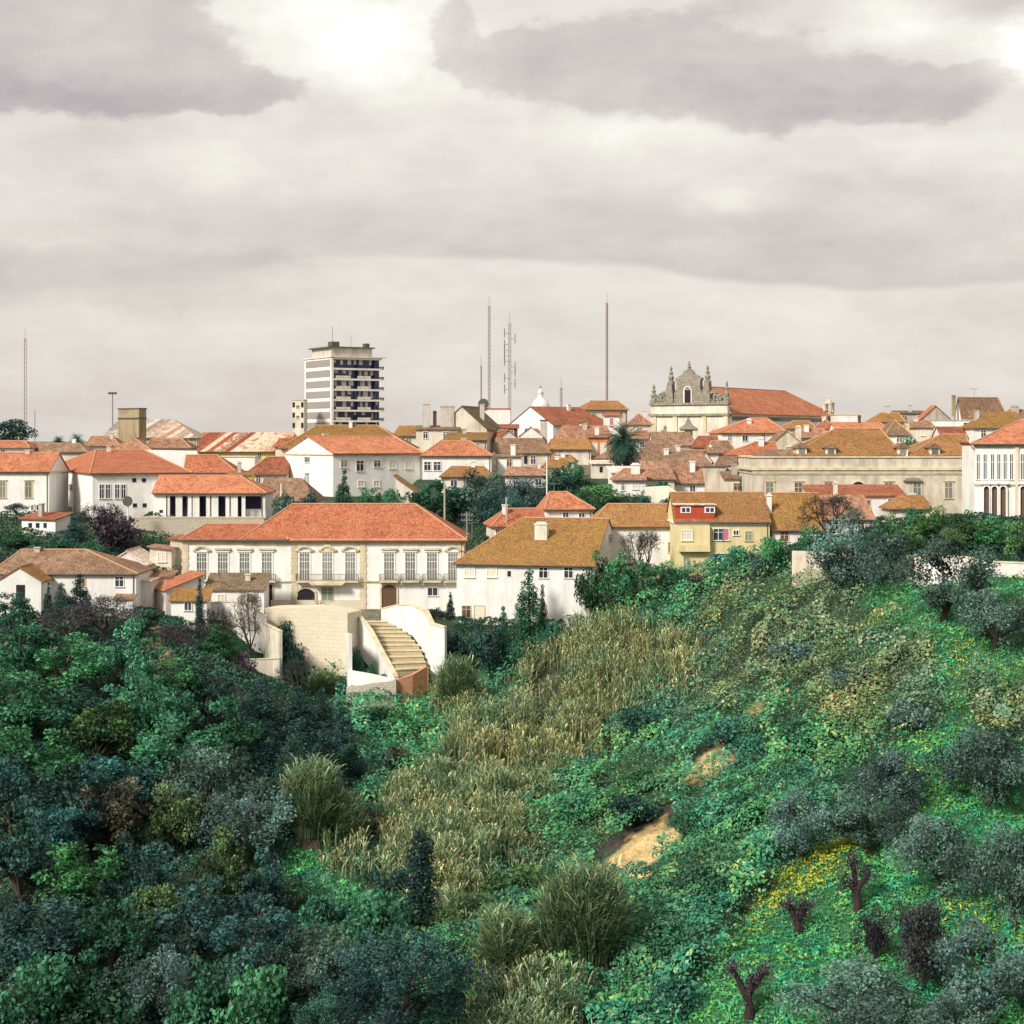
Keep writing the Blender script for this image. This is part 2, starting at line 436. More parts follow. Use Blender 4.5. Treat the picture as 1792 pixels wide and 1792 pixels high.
class House:
    def __init__(s, name, label, cat, xl, xr, ye, yb, Y, D=9.0, yaw=0.0, xs=None, xback=None, group=None, pad=True):
        s.yaw = math.radians(yaw); s.c, s.s_ = math.cos(s.yaw), math.sin(s.yaw)
        s.P0 = at(xl, yb, Y)
        s.W = s.sx(xr, 0)
        if xs is not None: D = s.sy(xs, 0)
        if xback is not None: D = s.sy(xback, s.W)
        s.D = abs(D)
        s.root = thing(name, label, cat, s.P0, s.yaw, group)
        s.H = s.z(ye, 0, 0)
        if pad:
            u = Vector((s.c, s.s_, 0)); v = Vector((-s.s_, s.c, 0))
            PADS.append((s.P0.copy(), u, v, s.W, s.D, s.P0.z - 0.15))

    def sx(s, px, y):
        k = (px - CX) / F
        return (k * (s.P0.y + y * s.c) - s.P0.x + y * s.s_) / (s.c - k * s.s_)

    def sy(s, px, x):
        k = (px - CX) / F
        return (k * (s.P0.y + x * s.s_) - s.P0.x - x * s.c) / (-s.s_ - k * s.c)

    def depth(s, x, y):
        return s.P0.y + x * s.s_ + y * s.c

    def z(s, py, x, y):
        return -(py - HZ) / F * s.depth(x, y) - s.P0.z

    def walls(s, mat, H=None, deep=2.5):
        H = s.H if H is None else H
        s.wmat = mat
        s.wall = MB().box(0, s.W, 0, s.D, -deep, H)
        return s

    def done(s):
        s.wall_o = s.wall.build('wall', s.wmat, s.root)
        return s

    def roof_ridge(s, tile, axis, A, B, h, ov=0.4, x0=0, x1=None, y0=0, y1=None, H=None, gl=False, gr=False, caps=True, thick=0.16, name='roof'):
        """ridge from A to B along the axis, A and B measured along it; gl, gr: gable at that end"""
        x1 = s.W if x1 is None else x1; y1 = s.D if y1 is None else y1
        H = s.H if H is None else H
        sw = axis == 'y'
        L0, L1, C0, C1 = (y0, y1, x0, x1) if sw else (x0, x1, y0, y1)
        mid = (C0 + C1) / 2
        sl = h / max((C1 - C0) / 2, 0.1)
        lift = 0.03
        ez = H - ov * sl + lift
        e0 = L0 - (0.18 if gl else ov); e1 = L1 + (0.18 if gr else ov)
        if gl: A = e0
        if gr: B = e1
        rz = H + h + lift
        P = [(e0, C0 - ov, ez), (e1, C0 - ov, ez), (B, mid, rz), (A, mid, rz), (e0, C1 + ov, ez), (e1, C1 + ov, ez)]
        if sw: P = [(b, a, c) for a, b, c in P]
        top = [(0, 1, 2, 3), (5, 4, 3, 2)]
        if gl: rim = [(0, 3), (3, 4)]
        else:
            top.append((4, 0, 3)); rim = [(0, 4)]
        if gr: rim += [(1, 2), (2, 5)]
        else:
            top.append((1, 5, 2)); rim += [(1, 5)]
        rim += [(0, 1), (4, 5)]
        n = 6
        V = [(x, y, z + thick) for x, y, z in P] + P
        Fs = list(top) + [tuple(i + n for i in f[::-1]) for f in top] + [(a, b, b + n, a + n) for a, b in rim]
        m = MB().add(V, Fs)
        if gl or gr:
            for g, xx, w in ((gl, L0, 0.3), (gr, L1 - 0.3, 0.3)):
                if not g: continue
                if sw: s.wall.prism([(C0, H), (C1, H), (mid, H + h)], xx, xx + w)
                else: s.wall.prismx([(C0, H), (C1, H), (mid, H + h)], xx, xx + w)
        ro = m.build(name, tile, s.root)
        if not sw and s.W > 5 and ov > 0.1:
            MB().tube([(e0 + 0.1, -ov - 0.09, ez + 0.05), (e1 - 0.1, -ov - 0.09, ez + 0.05)], 0.09, 6).build('eave_shadow_gutter', 'iron', s.root)  # dark gutter tube, added to draw a shadow line under the eave
            if s.H > 3: MB().tube([(s.W - 0.35, -0.1, -1.0), (s.W - 0.35, -0.1, s.H - 0.5), (s.W - 0.35, -ov - 0.09, ez)], 0.06, 6).build('drainpipe', 'iron', s.root)
        if caps:
            c = MB()
            T = [Vector(p) + Vector((0, 0, thick + 0.02)) for p in P]
            c.tube([T[3], T[2]], 0.13, 5)
            if not gl: c.tube([T[0], T[3]], 0.12, 5); c.tube([T[4], T[3]], 0.12, 5)
            if not gr: c.tube([T[1], T[2]], 0.12, 5); c.tube([T[5], T[2]], 0.12, 5)
            c.build('ridge_cap', 'ridge', ro)
        return ro

    def roof_shed(s, tile, way, h, ov=0.35, thick=0.16, H=None):
        H = s.H if H is None else H
        W, D = s.W, s.D
        if way == 'f': hs = (0, 0, h, h); run = D
        elif way == 'r': hs = (0, h, h, 0); run = W
        else: hs = (h, 0, 0, h); run = W
        sl = h / run
        pts = []
        for (x, y), dx, dy in (((0, 0), -1, -1), ((W, 0), 1, -1), ((W, D), 1, 1), ((0, D), -1, 1)):
            z = {'f': (y + dy * ov) * sl, 'r': (x + dx * ov) * sl, 'l': (W - x - dx * ov) * sl}[way]
            pts.append((x + dx * ov, y + dy * ov, H + z + 0.03))
        V = [(x, y, z + thick) for x, y, z in pts] + pts
        ro = MB().add(V, [(0, 1, 2, 3), (7, 6, 5, 4)] + [(i, (i + 1) % 4, (i + 1) % 4 + 4, i + 4) for i in range(4)]).build('roof', tile, s.root)
        if way == 'f': s.wall.prismx([(0, H), (D, H), (D, H + h)], 0, W)
        elif way == 'r': s.wall.prism([(0, H), (W, H), (W, H + h)], 0, D)
        else: s.wall.prism([(0, H), (W, H), (0, H + h)], 0, D)
        return ro

    def roof_flat(s, mat='trimstone', ov=0.15, t=0.22):
        s.roof_o = MB().box(-ov, s.W + ov, -ov, s.D + ov, s.H, s.H + t).build('parapet', mat, s.root)
        return s.roof_o

    def place(s, face, px, py):
        """a point of the picture on a face of the house, in local metres"""
        if face == 'f':
            x = s.sx(px, 0); return x, s.z(py, x, 0)
        x = 0 if face == 'l' else s.W
        y = s.sy(px, x); return y, s.z(py, x, y)

    def win(s, face, px, y0, y1, pw, style='std', name='window'):
        a, zb = s.place(face, px, y1); _, zt = s.place(face, px, y0)
        b, _ = s.place(face, px - pw / 2, y1); c, _ = s.place(face, px + pw / 2, y1)
        w, h = abs(c - b), zt - zb
        mf, mp = window_meshes(w, h, style)
        o = link(name, mf, s.root)
        o.location = {'f': (a, 0, zb), 'l': (0, a, zb), 'r': (s.W, a, zb)}[face]
        o.rotation_euler = (0, 0, {'f': 0, 'l': -math.pi / 2, 'r': math.pi / 2}[face])
        link('pane', mp, o)
        return o

    def chimney(s, px, yt, yb, wpx, yl, parent, mat='white', cap='trimstone'):
        x = s.sx(px, yl); d = s.depth(x, yl); w = wpx / F * d / 2
        z0, z1 = s.z(yb, x, yl) - 1.2, s.z(yt, x, yl)
        m = MB().box(x - w, x + w, yl - w * 0.7, yl + w * 0.7, z0, z1)
        m.box(x - w - 0.1, x + w + 0.1, yl - w * 0.7 - 0.1, yl + w * 0.7 + 0.1, z1, z1 + 0.18)
        m.box(x - w * 0.75, x + w * 0.75, yl - w * 0.5, yl + w * 0.5, z1 + 0.18, z1 + 0.4)
        return m.build('chimney', mat, parent)

    def cornice(s, ypx=None, h=0.45, out=0.22, mat='trimstone', x0=0, x1=None, name='cornice'):
        zt = s.H - 0.06 if ypx is None else s.z(ypx, 0, 0)
        x1 = s.W if x1 is None else x1
        m = MB()
        m.box(x0 - out, x1 + out, -out, 0.05, zt - h * 0.5, zt)
        m.box(x0 - out * 0.5, x1 + out * 0.5, -out * 0.5, 0.05, zt - h, zt - h * 0.5)
        m.box(x0 - out, x0 + 0.05, 0.05, s.D + out, zt - h * 0.5, zt)
        m.box(x1 - 0.05, x1 + out, 0.05, s.D + out, zt - h * 0.5, zt)
        return m.build(name, mat, s.root)


def hs(label, xl, xr, ye, yb, Y, roof, wall='white', tile='orange', D=9.0, yaw=0.0, xs=None, xback=None,
       win=(), chim=(), name='house', cat='house', corn=None, caps=True, ov=0.4, deep=2.5):
    h = House(name, label, cat, xl, xr, ye, yb, Y, D, yaw, xs, xback)
    h.walls(wall, deep=deep)
    k = roof[0]
    ro = None
    if k == 'x':
        _, a, b, ry = roof
        m = h.D / 2
        A = 0 if a is None else h.sx(a, m); B = h.W if b is None else h.sx(b, m)
        rise = max(h.z(ry, (A + B) / 2, m) - h.H, 0.5)
        ro = h.roof_ridge(tile, 'x', A, B, rise, ov, gl=a is None, gr=b is None, caps=caps)
    elif k == 'y':
        _, ry, fi, bi = roof
        rise = max(h.z(ry, h.W / 2, fi) - h.H, 0.5)
        ro = h.roof_ridge(tile, 'y', fi, h.D - bi, rise, ov, gl=fi == 0, gr=bi == 0, caps=caps)
    elif k == 'sf':
        ro = h.roof_shed(tile, 'f', max(h.z(roof[1], h.W / 2, h.D) - h.H, 0.2), ov)
    elif k in ('sr', 'sl'):
        ro = h.roof_shed(tile, k[1], max(h.z(roof[1], h.W if k == 'sr' else 0, 0) - h.H, 0.2), ov)
    else:
        ro = h.roof_flat(tile)
    h.done()
    if corn: h.cornice(mat=corn)
    for w in win: h.win(*w)
    rq = random.Random(int(xl * 7 + ye * 13))
    if not chim and k in 'xysf' and h.W > 4 and rq.random() < 0.62 and ro is not None:      # a plain house chimney
        x_, y_ = h.W * rq.uniform(.2, .8), h.D * rq.uniform(.3, .62); w_ = rq.uniform(.28, .5)
        zt = h.H + {'x': rise if k == 'x' else 0, 'y': rise if k == 'y' else 0}.get(k, 1.5) + rq.uniform(.3, .9)
        MB().box(x_ - w_, x_ + w_, y_ - .3, y_ + .3, h.H - .3, zt).box(x_ - w_ - .1, x_ + w_ + .1, y_ - .4, y_ + .4, zt, zt + .16).build('chimney', rq.choice(('white', 'cream', 'grey', 'bright')), ro)
    if not win and k != 'flat' and h.H > 2.0 and h.W > 2.5 and yaw > -60:
        for q in range(max(1, min(4, int(h.W / 3.2)))):
            mf, mp = window_meshes(rq.choice((.8, .9, 1.1)), rq.choice((1.1, 1.3)), rq.choice(('std', 'std', 'shut', 'pale', 'wood')))
            o_ = link('window', mf, h.root); o_.location = (h.W * (q + .5) / max(1, min(4, int(h.W / 3.2))) + rq.uniform(-.3, .3), 0, h.H - 1.75); link('pane', mp, o_)
    for c in chim:
        h.chimney(c[0], c[1], c[2], c[3], c[4] * h.D, ro, *(c[5:] or ('white',)))
    h.ro = ro
    return h


def ribbon(label, pts, th, mat, name='garden_wall', cat='wall', coping=None, deep=0.6):
    """a wall that follows a line on the ground; each point is (px, y top, y bottom, distance)"""
    P = [(at(px, yt, Y), at(px, yb, Y).z - deep) for px, yt, yb, Y in pts]
    o0 = P[0][0].copy(); o0.z = P[0][1]
    L = []
    for i, (p, zb) in enumerate(P):
        d = (P[min(i + 1, len(P) - 1)][0] - P[max(i - 1, 0)][0]); d.z = 0; d.normalize()
        L.append((p - o0, zb - o0.z, Vector((-d.y, d.x, 0))))
    m, c = MB(), MB()
    for i in range(len(L) - 1):
        (a, za, na), (b, zb, nb) = L[i], L[i + 1]
        def ring(p, z, nn, k0, k1): return [(p.x + nn.x * k0, p.y + nn.y * k0, z), (p.x + nn.x * k1, p.y + nn.y * k1, z)]
        va = ring(a, za, na, 0, th) + ring(a, a.z, na, 0, th)
        vb = ring(b, zb, nb, 0, th) + ring(b, b.z, nb, 0, th)
        m.add(va + vb, [(0, 4, 6, 2), (5, 1, 3, 7), (2, 6, 7, 3), (0, 1, 5, 4)] + ([(0, 2, 3, 1)] if i == 0 else []) + ([(4, 5, 7, 6)] if i == len(L) - 2 else []))
        if coping:
            va = ring(a, a.z + 0.003, na, -0.08, th + 0.08) + ring(a, a.z + 0.15, na, -0.08, th + 0.08)
            vb = ring(b, b.z + 0.003, nb, -0.08, th + 0.08) + ring(b, b.z + 0.15, nb, -0.08, th + 0.08)
            c.add(va + vb, [(0, 4, 6, 2), (5, 1, 3, 7), (2, 6, 7, 3), (0, 1, 5, 4), (0, 2, 3, 1), (4, 5, 7, 6)])
    if not coping:
        o = m.build(name, mat); o.location = o0
        return tag(o, label, cat)
    r = thing(name, label, cat, o0)
    m.build('wall_body', mat, r); c.build('coping', coping, r)
    return r
# ------------------------------------------------------------------ the palace in the middle
h = House('palace', 'long cream baroque palace with coral hipped roof, balconies and arched gateways', 'palace', 320, 812, 944, 1064, 250, D=15)
h.walls('white', deep=3)
zl = h.H
x470, x840 = h.sx(463, 0), h.sx(838, 0)
m = h.D / 2
ro = h.roof_ridge('coral', 'x', h.sx(512, m), h.sx(727, m), h.z(884, 20, m) - h.H, 0.5, x0=h.sx(452, m) - 1.2)
ro2 = h.roof_ridge('coral', 'x', h.sx(362, 5), h.sx(478, 5), h.z(919, 5, 5) - h.H, 0.5, x0=0, x1=h.sx(500, 0), y1=10.4)
h.done()
h.cornice(943, 0.75, 0.3)
h.cornice(1016, 0.32, 0.22, name='string_course')
z0, zf = 0, h.z(1017, 0, 0)
for px in (324, 515, 635, 806):                       # quoined pilasters
    x = h.sx(px, 0); mm = MB()
    for i in range(18):
        za, zb_ = i * zl / 18 - (0.0 if i else 0.6), (i + 1) * zl / 18 - 0.02
        w = 0.42 + 0.10 * (i % 2)
        mm.box(x - w, x + w, -0.12, 0.02, za, min(zb_, zl - 0.8))
    mm.build('pilaster', 'trimstone', h.root)
mm = MB()
mm.box(h.sx(474, 0), h.sx(640, 0), -0.10, 0.02, -2.0, h.z(1050, 0, 0)); mm.build('plinth', 'stone', h.root)
up = [(353, 'arch'), (390, 'flat'), (428, 'flat'), (467, 'flat'), (533, 'arch'), (573, 'crest'), (613, 'arch'), (681, 'flat'), (718, 'flat'), (756, 'flat'), (793, 'arch')]
for px, kind in up:
    h.win('f', px, 968, 1015, 17, 'french')
    x = h.sx(px, 0); zt = h.z(961, 0, 0)
    mm = MB()
    if kind == 'flat':
        mm.box(x - 1.15, x + 1.15, -0.34, 0, zt - 0.1, zt + 0.16).box(x - 0.95, x + 0.95, -0.2, 0, zt - 0.28, zt - 0.1)
    else:
        mm.ring((x, zt - 0.75), 1.05, 1.32, -0.34, 0, math.pi * 0.2, math.pi * 0.8, 8)
        mm.box(x - 1.3, x - 0.75, -0.3, 0, zt - 0.25, zt - 0.02).box(x + 0.75, x + 1.3, -0.3, 0, zt - 0.25, zt - 0.02)
        if kind == 'crest':
            mm.prism([(x - 0.7, zt + 0.35), (x - 0.45, zt - 0.35), (x + 0.45, zt - 0.35), (x + 0.7, zt + 0.35), (x + 0.3, zt + 0.85), (x - 0.3, zt + 0.85)], -0.22, 0)
    mm.build('window_hood', 'trimstone', h.root)


def balcony(h, xa, xb, zf, out=0.85, rail=1.0, bulge=0.0):
    mm = MB()
    if bulge:
        xm = (xa + xb) / 2
        mm.prism([(xa, zf - 0.2), (xb, zf - 0.2), (xb, zf), (xa, zf)], -out, -0.3)
        mm.prism([(xm - 2.2, zf - 0.55), (xm + 2.2, zf - 0.55), (xm + 2.6, zf - 0.2), (xm - 2.6, zf - 0.2)], -out - bulge, -0.24)
    else:
        mm.box(xa, xb, -out, -0.24, zf - 0.2, zf)
        for x in (xa + 0.15, xb - 0.15): mm.box(x - 0.1, x + 0.1, -out * 0.7, -0.24, zf - 0.5, zf - 0.2)
    b = mm.build('balcony', 'trimstone', h.root)
    r = MB()
    n = max(4, int((xb - xa) / 0.17))
    for i in range(n + 1):
        x = xa + (xb - xa) * i / n
        r.box(x - 0.02, x + 0.02, -out + 0.03, -out + 0.07, zf, zf + rail)
    for k in range(4):
        y = -out + 0.1 + k * out * 0.22
        r.box(xa, xa + 0.04, y, y + 0.04, zf, zf + rail); r.box(xb - 0.04, xb, y, y + 0.04, zf, zf + rail)
    r.box(xa - 0.03, xb + 0.03, -out, -out + 0.09, zf + rail, zf + rail + 0.07)
    r.build('railing', 'iron', b)


for px in (428, 467, 681, 718, 756, 793):
    x = h.sx(px, 0); balcony(h, x - 1.35, x + 1.35, zf + 0.05)
balcony(h, h.sx(519, 0), h.sx(628, 0), zf + 0.05, 0.95, 1.0, 0.5)


def archdoor(h, px, yt, yb, pw, mat, flat=False, name='gateway'):
    x = h.sx(px, 0); w = pw / F * h.P0.y / 2; zt, zb_ = h.z(yt, 0, 0), h.z(yb, 0, 0)
    r = w * 1.25; cz = zt - r if not flat else zt - w
    a0 = math.asin(min(1, w / r)) if not flat else math.pi / 2
    pts = [(x - w, zb_), (x + w, zb_)]
    for k in range(9):
        t = math.pi / 2 - a0 + 2 * a0 * k / 8
        rr = r if not flat else w
        pts.append((x + rr * math.cos(t), cz + rr * math.sin(t)))
    fr = MB()
    c2 = [(px_ - x, pz) for px_, pz in pts[2:]]
    big = [(x + dx * 1.22, cz + (pz - cz) * 1.2 + 0.02) for dx, pz in c2]
    for k in range(8):
        fr.prism([pts[2 + k], big[k], big[k + 1], pts[3 + k]], -0.16, 0)
    fr.box(x - w * 1.22, x - w, -0.15, 0, zb_, pts[-1][1]).box(x + w, x + w * 1.22, -0.15, 0, zb_, pts[2][1])
    f = fr.build(name, 'trimstone', h.root)
    MB().prism(pts, -0.02, 0.02).build('door_leaf', mat, f)


archdoor(h, 535.5, 1030, 1062, 31, 'black')
archdoor(h, 681, 1023, 1064, 26, 'wood')
archdoor(h, 470.5, 1022, 1064, 13, 'black')
h.win('f', 573, 1029, 1050, 19, 'green')
h.win('f', 757, 1029, 1042, 17, 'std')
# lower side block on its left
hs('narrow cream side block with tiled lean-to joining the long baroque palace on its left', 298, 319.6, 946, 1010, 254, ('sl', 944), 'cream', 'coral', D=9)

# ------------------------------------------------------------------ terrace, stairs and garden walls in front of it
ribbon('tall stained limestone retaining wall under the cream palace', [(464, 1064, 1180, 240), (560, 1063, 1200, 237.5), (608, 1073, 1204, 236)], 4.5, 'stone', 'retaining_wall', deep=3)
ribbon('curved white parapet wall running down the left side of the sandy stairway',
       [(580, 1061, 1090, 241), (606, 1066, 1108, 240.5), (628, 1080, 1128, 239.2), (646, 1104, 1150, 236.5), (664, 1138, 1170, 232.5), (691, 1186, 1196, 227)], 0.5, 'bright', 'parapet_wall', coping='trimstone', deep=2)
ribbon('tall white wall with small dark holes on the right side of the sandy stairway',
       [(667, 1066, 1086, 246), (692, 1060, 1106, 243), (720, 1060, 1118, 240), (742, 1070, 1140, 236), (753, 1092, 1166, 232), (778, 1099, 1158, 231)], 0.6, 'bright', 'garden_wall', coping='trimstone', deep=2.5)
ribbon('low white wall with sloping top beside the foot of the sandy stairway', [(608, 1173, 1204, 229), (650, 1180, 1200, 227), (690, 1189, 1196, 226.4)], 0.5, 'bright', deep=2)
ribbon('orange brick bank wall at the foot of the sandy stairway', [(694, 1190, 1201, 226), (722, 1181, 1195, 226.8), (748, 1166, 1177, 228.5)], 0.5, 'brick', 'brick_wall', deep=2.5)
ribbon('low rubble stone wall under the white wall by the stairway', [(606, 1202, 1216, 226.5), (630, 1200, 1214, 226), (650, 1196, 1212, 225.8), (675, 1194, 1211, 225.6), (693, 1190, 1209, 225.4)], 0.6, 'rubble', 'rubble_wall', deep=2.5)
ribbon('white wall closing the niche left of the sandy stairway', [(606, 1108, 1190, 236), (611, 1110, 1195, 229)], 0.4, 'bright', deep=2)
# sandy stairs
st = thing('stairway', 'broad sandy stone stairway climbing between white walls to the palace', 'stairway', at(690, 1180, 228))
Lp = [(634, 1085, 244.5), (648, 1107, 241), (664, 1134, 236), (692, 1180, 228)]
Rp = [(668, 1085, 244.5), (710, 1107, 241), (736, 1134, 236), (750, 1166, 229.8)]


def along(P, t):
    k = min(int(t * (len(P) - 1)), len(P) - 2); f = t * (len(P) - 1) - k
    return at(*[P[k][i] + (P[k + 1][i] - P[k][i]) * f for i in range(3)]) - st.location


tread, edge = MB(), MB()
NS = 11
for i in range(NS):
    a, b = along(Lp, i / NS), along(Rp, i / NS)
    c, d = along(Rp, (i + 1) / NS), along(Lp, (i + 1) / NS)
    zt = (c.z + d.z) / 2 + 0.32 * (1 - i / NS * 0.3)
    zt0 = zt - 3.0
    tread.add([(a.x, a.y, zt), (b.x, b.y, zt), (c.x, c.y, zt), (d.x, d.y, zt), (a.x, a.y, zt0), (b.x, b.y, zt0), (c.x, c.y, zt0), (d.x, d.y, zt0)],
              [(0, 1, 2, 3), (3, 2, 6, 7), (0, 3, 7, 4), (1, 5, 6, 2), (0, 4, 5, 1)])
    n_ = (c - d).normalized(); q = Vector((n_.y, -n_.x, 0)) * 0.10
    edge.add([(d.x + q.x, d.y + q.y, zt + 0.004), (c.x + q.x, c.y + q.y, zt + 0.004), (c.x - 2 * q.x, c.y - 2 * q.y, zt + 0.004), (d.x - 2 * q.x, d.y - 2 * q.y, zt + 0.004),
              (d.x + q.x, d.y + q.y, zt - 0.14), (c.x + q.x, c.y + q.y, zt - 0.14)], [(0, 1, 2, 3), (0, 4, 5, 1)])
tread.build('tread', 'sandstep', st); edge.build('step_edge', 'trimstone', st)

ribbon('white garden wall stepping down the slope left of the retaining wall', [(362, 1056, 1096, 239), (400, 1054, 1104, 239), (432, 1058, 1112, 238.5), (466, 1080, 1120, 238)], 0.45, 'bright', coping='trimstone', deep=2)
ribbon('grey garden wall slanting forward at the left edge of the retaining wall', [(458, 1090, 1128, 239), (489, 1106, 1172, 231)], 0.4, 'cream', coping='trimstone', deep=2)
ribbon('low beige terrace wall below the grassy garden corner', [(424, 1156, 1178, 231.5), (489, 1153, 1174, 230.7)], 0.4, 'cream', coping='trimstone', deep=2)
ribbon('pale stone wall under the portico house on the hillside', [(228, 906, 945, 283), (330, 906, 948, 283), (462, 906, 950, 283)], 0.6, 'rubble', 'retaining_wall', coping='trimstone', deep=2)
ribbon('long cream stone wall at the hilltop behind the olive trees', [(1386, 964, 1000, 216), (1450, 966, 1004, 213.5), (1560, 970, 1008, 208), (1615, 973, 1012, 205)], 0.5, 'beige', 'boundary_wall', deep=2)
ribbon('rosy plastered wall at the hilltop running off the right edge', [(1600, 972, 1015, 205.5), (1690, 976, 1020, 201.5), (1735, 984, 1030, 199.5), (1830, 988, 1035, 196)], 0.5, 'pink', 'boundary_wall', coping='trimstone', deep=2)
ribbon('cream garden wall below the old rooftops near the yellow house', [(1128, 852, 884, 291), (1168, 850, 886, 290), (1192, 868, 890, 288)], 0.5, 'cream', deep=2)
ribbon('white parapet wall behind the coral convent roofs', [(205, 786, 800, 335), (345, 789, 803, 335)], 0.4, 'white', 'parapet_wall', deep=2)

# ------------------------------------------------------------------ left, below the convent
hs('long white cottage with a mottled brown hipped roof', -14, 238, 1004, 1075, 237, ('x', 38, 150, 964), 'white', 'old', D=11, ov=0.35)
hs('white gabled wing with a dark doorway in front of the mottled brown roof', -6, 72, 1018, 1085, 231.5, ('y', 994, 0, 0), 'white', 'amber', D=6,
   win=[('f', 36, 1024, 1052, 15, 'hole', 'door')], ov=0.3)
hs('small white gabled house with a pale roof behind the mottled brown cottage', 186, 257, 988, 1012, 247, ('y', 966, 0, 0), 'pink', 'pale', D=9, ov=0.3,
   win=[('f', 216, 984, 988, 5, 'hole')])
hs('small pinkish garage with a flat roof beside the long white cottage', 240, 264, 1018, 1066, 240, ('flat',), 'pink', 'trimstone', D=6, name='garage', cat='garage')
hs('low white shed with a strip of tiles between cottage and palace', 236, 298, 1010, 1034, 246, ('sf', 1001), 'white', 'rose', D=4, name='shed', cat='shed')
hs('pale lean-to with tiled strip under the palace side block', 262, 300, 962, 1000, 250.5, ('sl', 958), 'cream', 'rose', D=5, name='shed', cat='shed')
hs('pinkish white house with a bright orange roof slanting up to the right', 290, 357, 1034, 1082, 239.6, ('sr', 1006), 'pink', 'orange', xs=266, yaw=32, ov=0.3,
   win=[('f', 305, 1044, 1062, 6, 'shut', 'door')])
hs('white shed with a broken mossy tile roof beside the long dark lean-to', 299, 362, 1052, 1100, 235.5, ('sf', 1033), 'white', 'moss', D=3.6, ov=0.3, name='shed', cat='shed',
   win=[('f', 329, 1055, 1068, 11, 'std')])
hs('long shed with a dark lichen-covered tile roof in front of the palace', 360, 462, 1033, 1086, 241.6, ('sf', 1006), 'white', 'dark', D=5.0, ov=0.3, name='shed', cat='shed')
hs('tiny white porch with a brown tile roof at the foot of the long white cottage', 200, 232, 1050, 1080, 234, ('sf', 1042), 'bright', 'old', D=2, ov=0.2, name='shed', cat='shed')
hs('small white outhouse with a red roof and three dark windows below the convent', 38, 97, 908, 935, 273, ('sf', 899), 'white', 'red', D=6, yaw=-28, xback=123, ov=0.4, name='outhouse', cat='outhouse',
   win=[('f', 53, 915, 924, 7, 'hole'), ('f', 66, 915, 924, 7, 'hole'), ('f', 79, 915, 924, 6, 'hole')])

# ------------------------------------------------------------------ convent and portico house
hs('white convent wing with orange roof and tall shuttered windows at the left edge', -40, 86, 825, 912, 299, ('x', -20, None, 794), 'white', 'orange', D=13,
   win=[('f', 5, 843, 871, 9, 'stone'), ('f', 50, 843, 871, 11, 'stone'), ('f', 64, 884, 893, 7, 'std'), ('f', 58, 884, 893, 6, 'std')], corn='trimstone')
hs('large white convent block with a broad coral hipped roof', 162, 330, 829, 912, 290, ('x', 168, 252, 789), 'white', 'coral', yaw=22, xs=88, ov=0.5, corn='trimstone',
   win=[('l', x, 848, 858, 6, 'std') for x in (96, 105, 115, 124)] + [('l', x, 887, 897, 6, 'std') for x in (96, 105, 115, 124)] +
   [('f', x, 848, 872, 7, 'std') for x in (178, 189, 205, 216)] + [('f', x, 837, 844, 7, 'hole') for x in (235, 252)] + [('f', x, 881, 888, 7, 'hole') for x in (236, 253)])
h = House('portico_house', 'white house with orange roof and a dark portico of square pillars', 'house', 268, 462, 862, 908, 287, D=11)
h.wall = MB(); h.wmat = 'white'
W, D_, H_ = h.W, h.D, h.H
xp = h.sx(293, 0)
h.wall.box(0, xp, 0, D_, -2, H_).box(xp, W, 2.2, D_, -2, H_).box(xp, W, 0, 2.2, -2, 0.05)
bm_ = MB().box(xp, W, -0.02, 0.45, H_ - 0.55, H_ - 0.02)
for px in (294, 313, 332, 343, 364, 376, 398, 410, 426, 461):
    x = h.sx(px, 0); w = 0.55 if px in (313, 343, 376, 410) else 0.3
    bm_.box(x - w, x + w, 0, 0.42, 0.05, H_ - 0.55)
rr = h.roof_ridge('orange', 'x', h.sx(262, 5.5), h.sx(420, 5.5), h.z(834, 5, 5.5) - H_, 0.5, gl=True)
h.done(); bm_.build('colonnade', 'bright', h.root)
for a, b in ((297, 308), (318, 327), (348, 360), (381, 394), (414, 424), (430, 457)):
    MB().box(h.sx(a, 2.2), h.sx(b, 2.2), 2.12, 2.17, 0.3 if b < 430 else 1.6, H_ - 0.75).build('window', 'navy', h.root)
MB().box(h.sx(282, 0) - 0.3, h.sx(282, 0) + 0.3, -0.02, 0.02, 1.0, 1.5).build('vent', 'black', h.root)

# ------------------------------------------------------------------ middle left
hs('small house with a plain red hipped roof between the convent and the pale gabled house', 325, 412, 826, 845, 330, ('x', 326, 380, 798), 'white', 'coral', D=9)
hs('house with a dark red roof left of the white gabled house', 432, 503, 829, 850, 333, ('x', 468, None, 801), 'cream', 'red', D=9)
hs('white block peeping out above the plain red hipped roof', 378, 446, 800, 835, 352, ('flat',), 'white', 'trimstone', D=7)
hs('small yellowish house with a tiny chimney between two red roofs', 399, 440, 832, 850, 322, ('sf', 826), 'lemon', 'amber', D=4, chim=[(419, 811, 828, 6, 0.6, 'grey')])
hs('low house with a pinkish brown roof behind the portico house', 452, 552, 876, 892, 300, ('x', 462, 528, 838), 'pink', 'old', D=13, caps=False)
hs('large white house with gable end, orange hipped roof and lavender front', 583, 738, 794, 868, 320, ('x', None, 688, 765), 'white', 'orange', yaw=33, xs=498, ov=0.4, corn='trimstone',
   win=[('l', 538, 800, 809, 9, 'std'), ('l', 537, 835, 845, 8, 'std'), ('f', 602, 806, 818, 11, 'pale'), ('f', 630, 806, 824, 12, 'std'), ('f', 660, 806, 817, 11, 'std'),
        ('f', 687, 806, 820, 11, 'shut'), ('f', 715, 806, 820, 11, 'shut'), ('f', 632, 842, 852, 10, 'shut'), ('f', 659, 842, 852, 10, 'shut')])
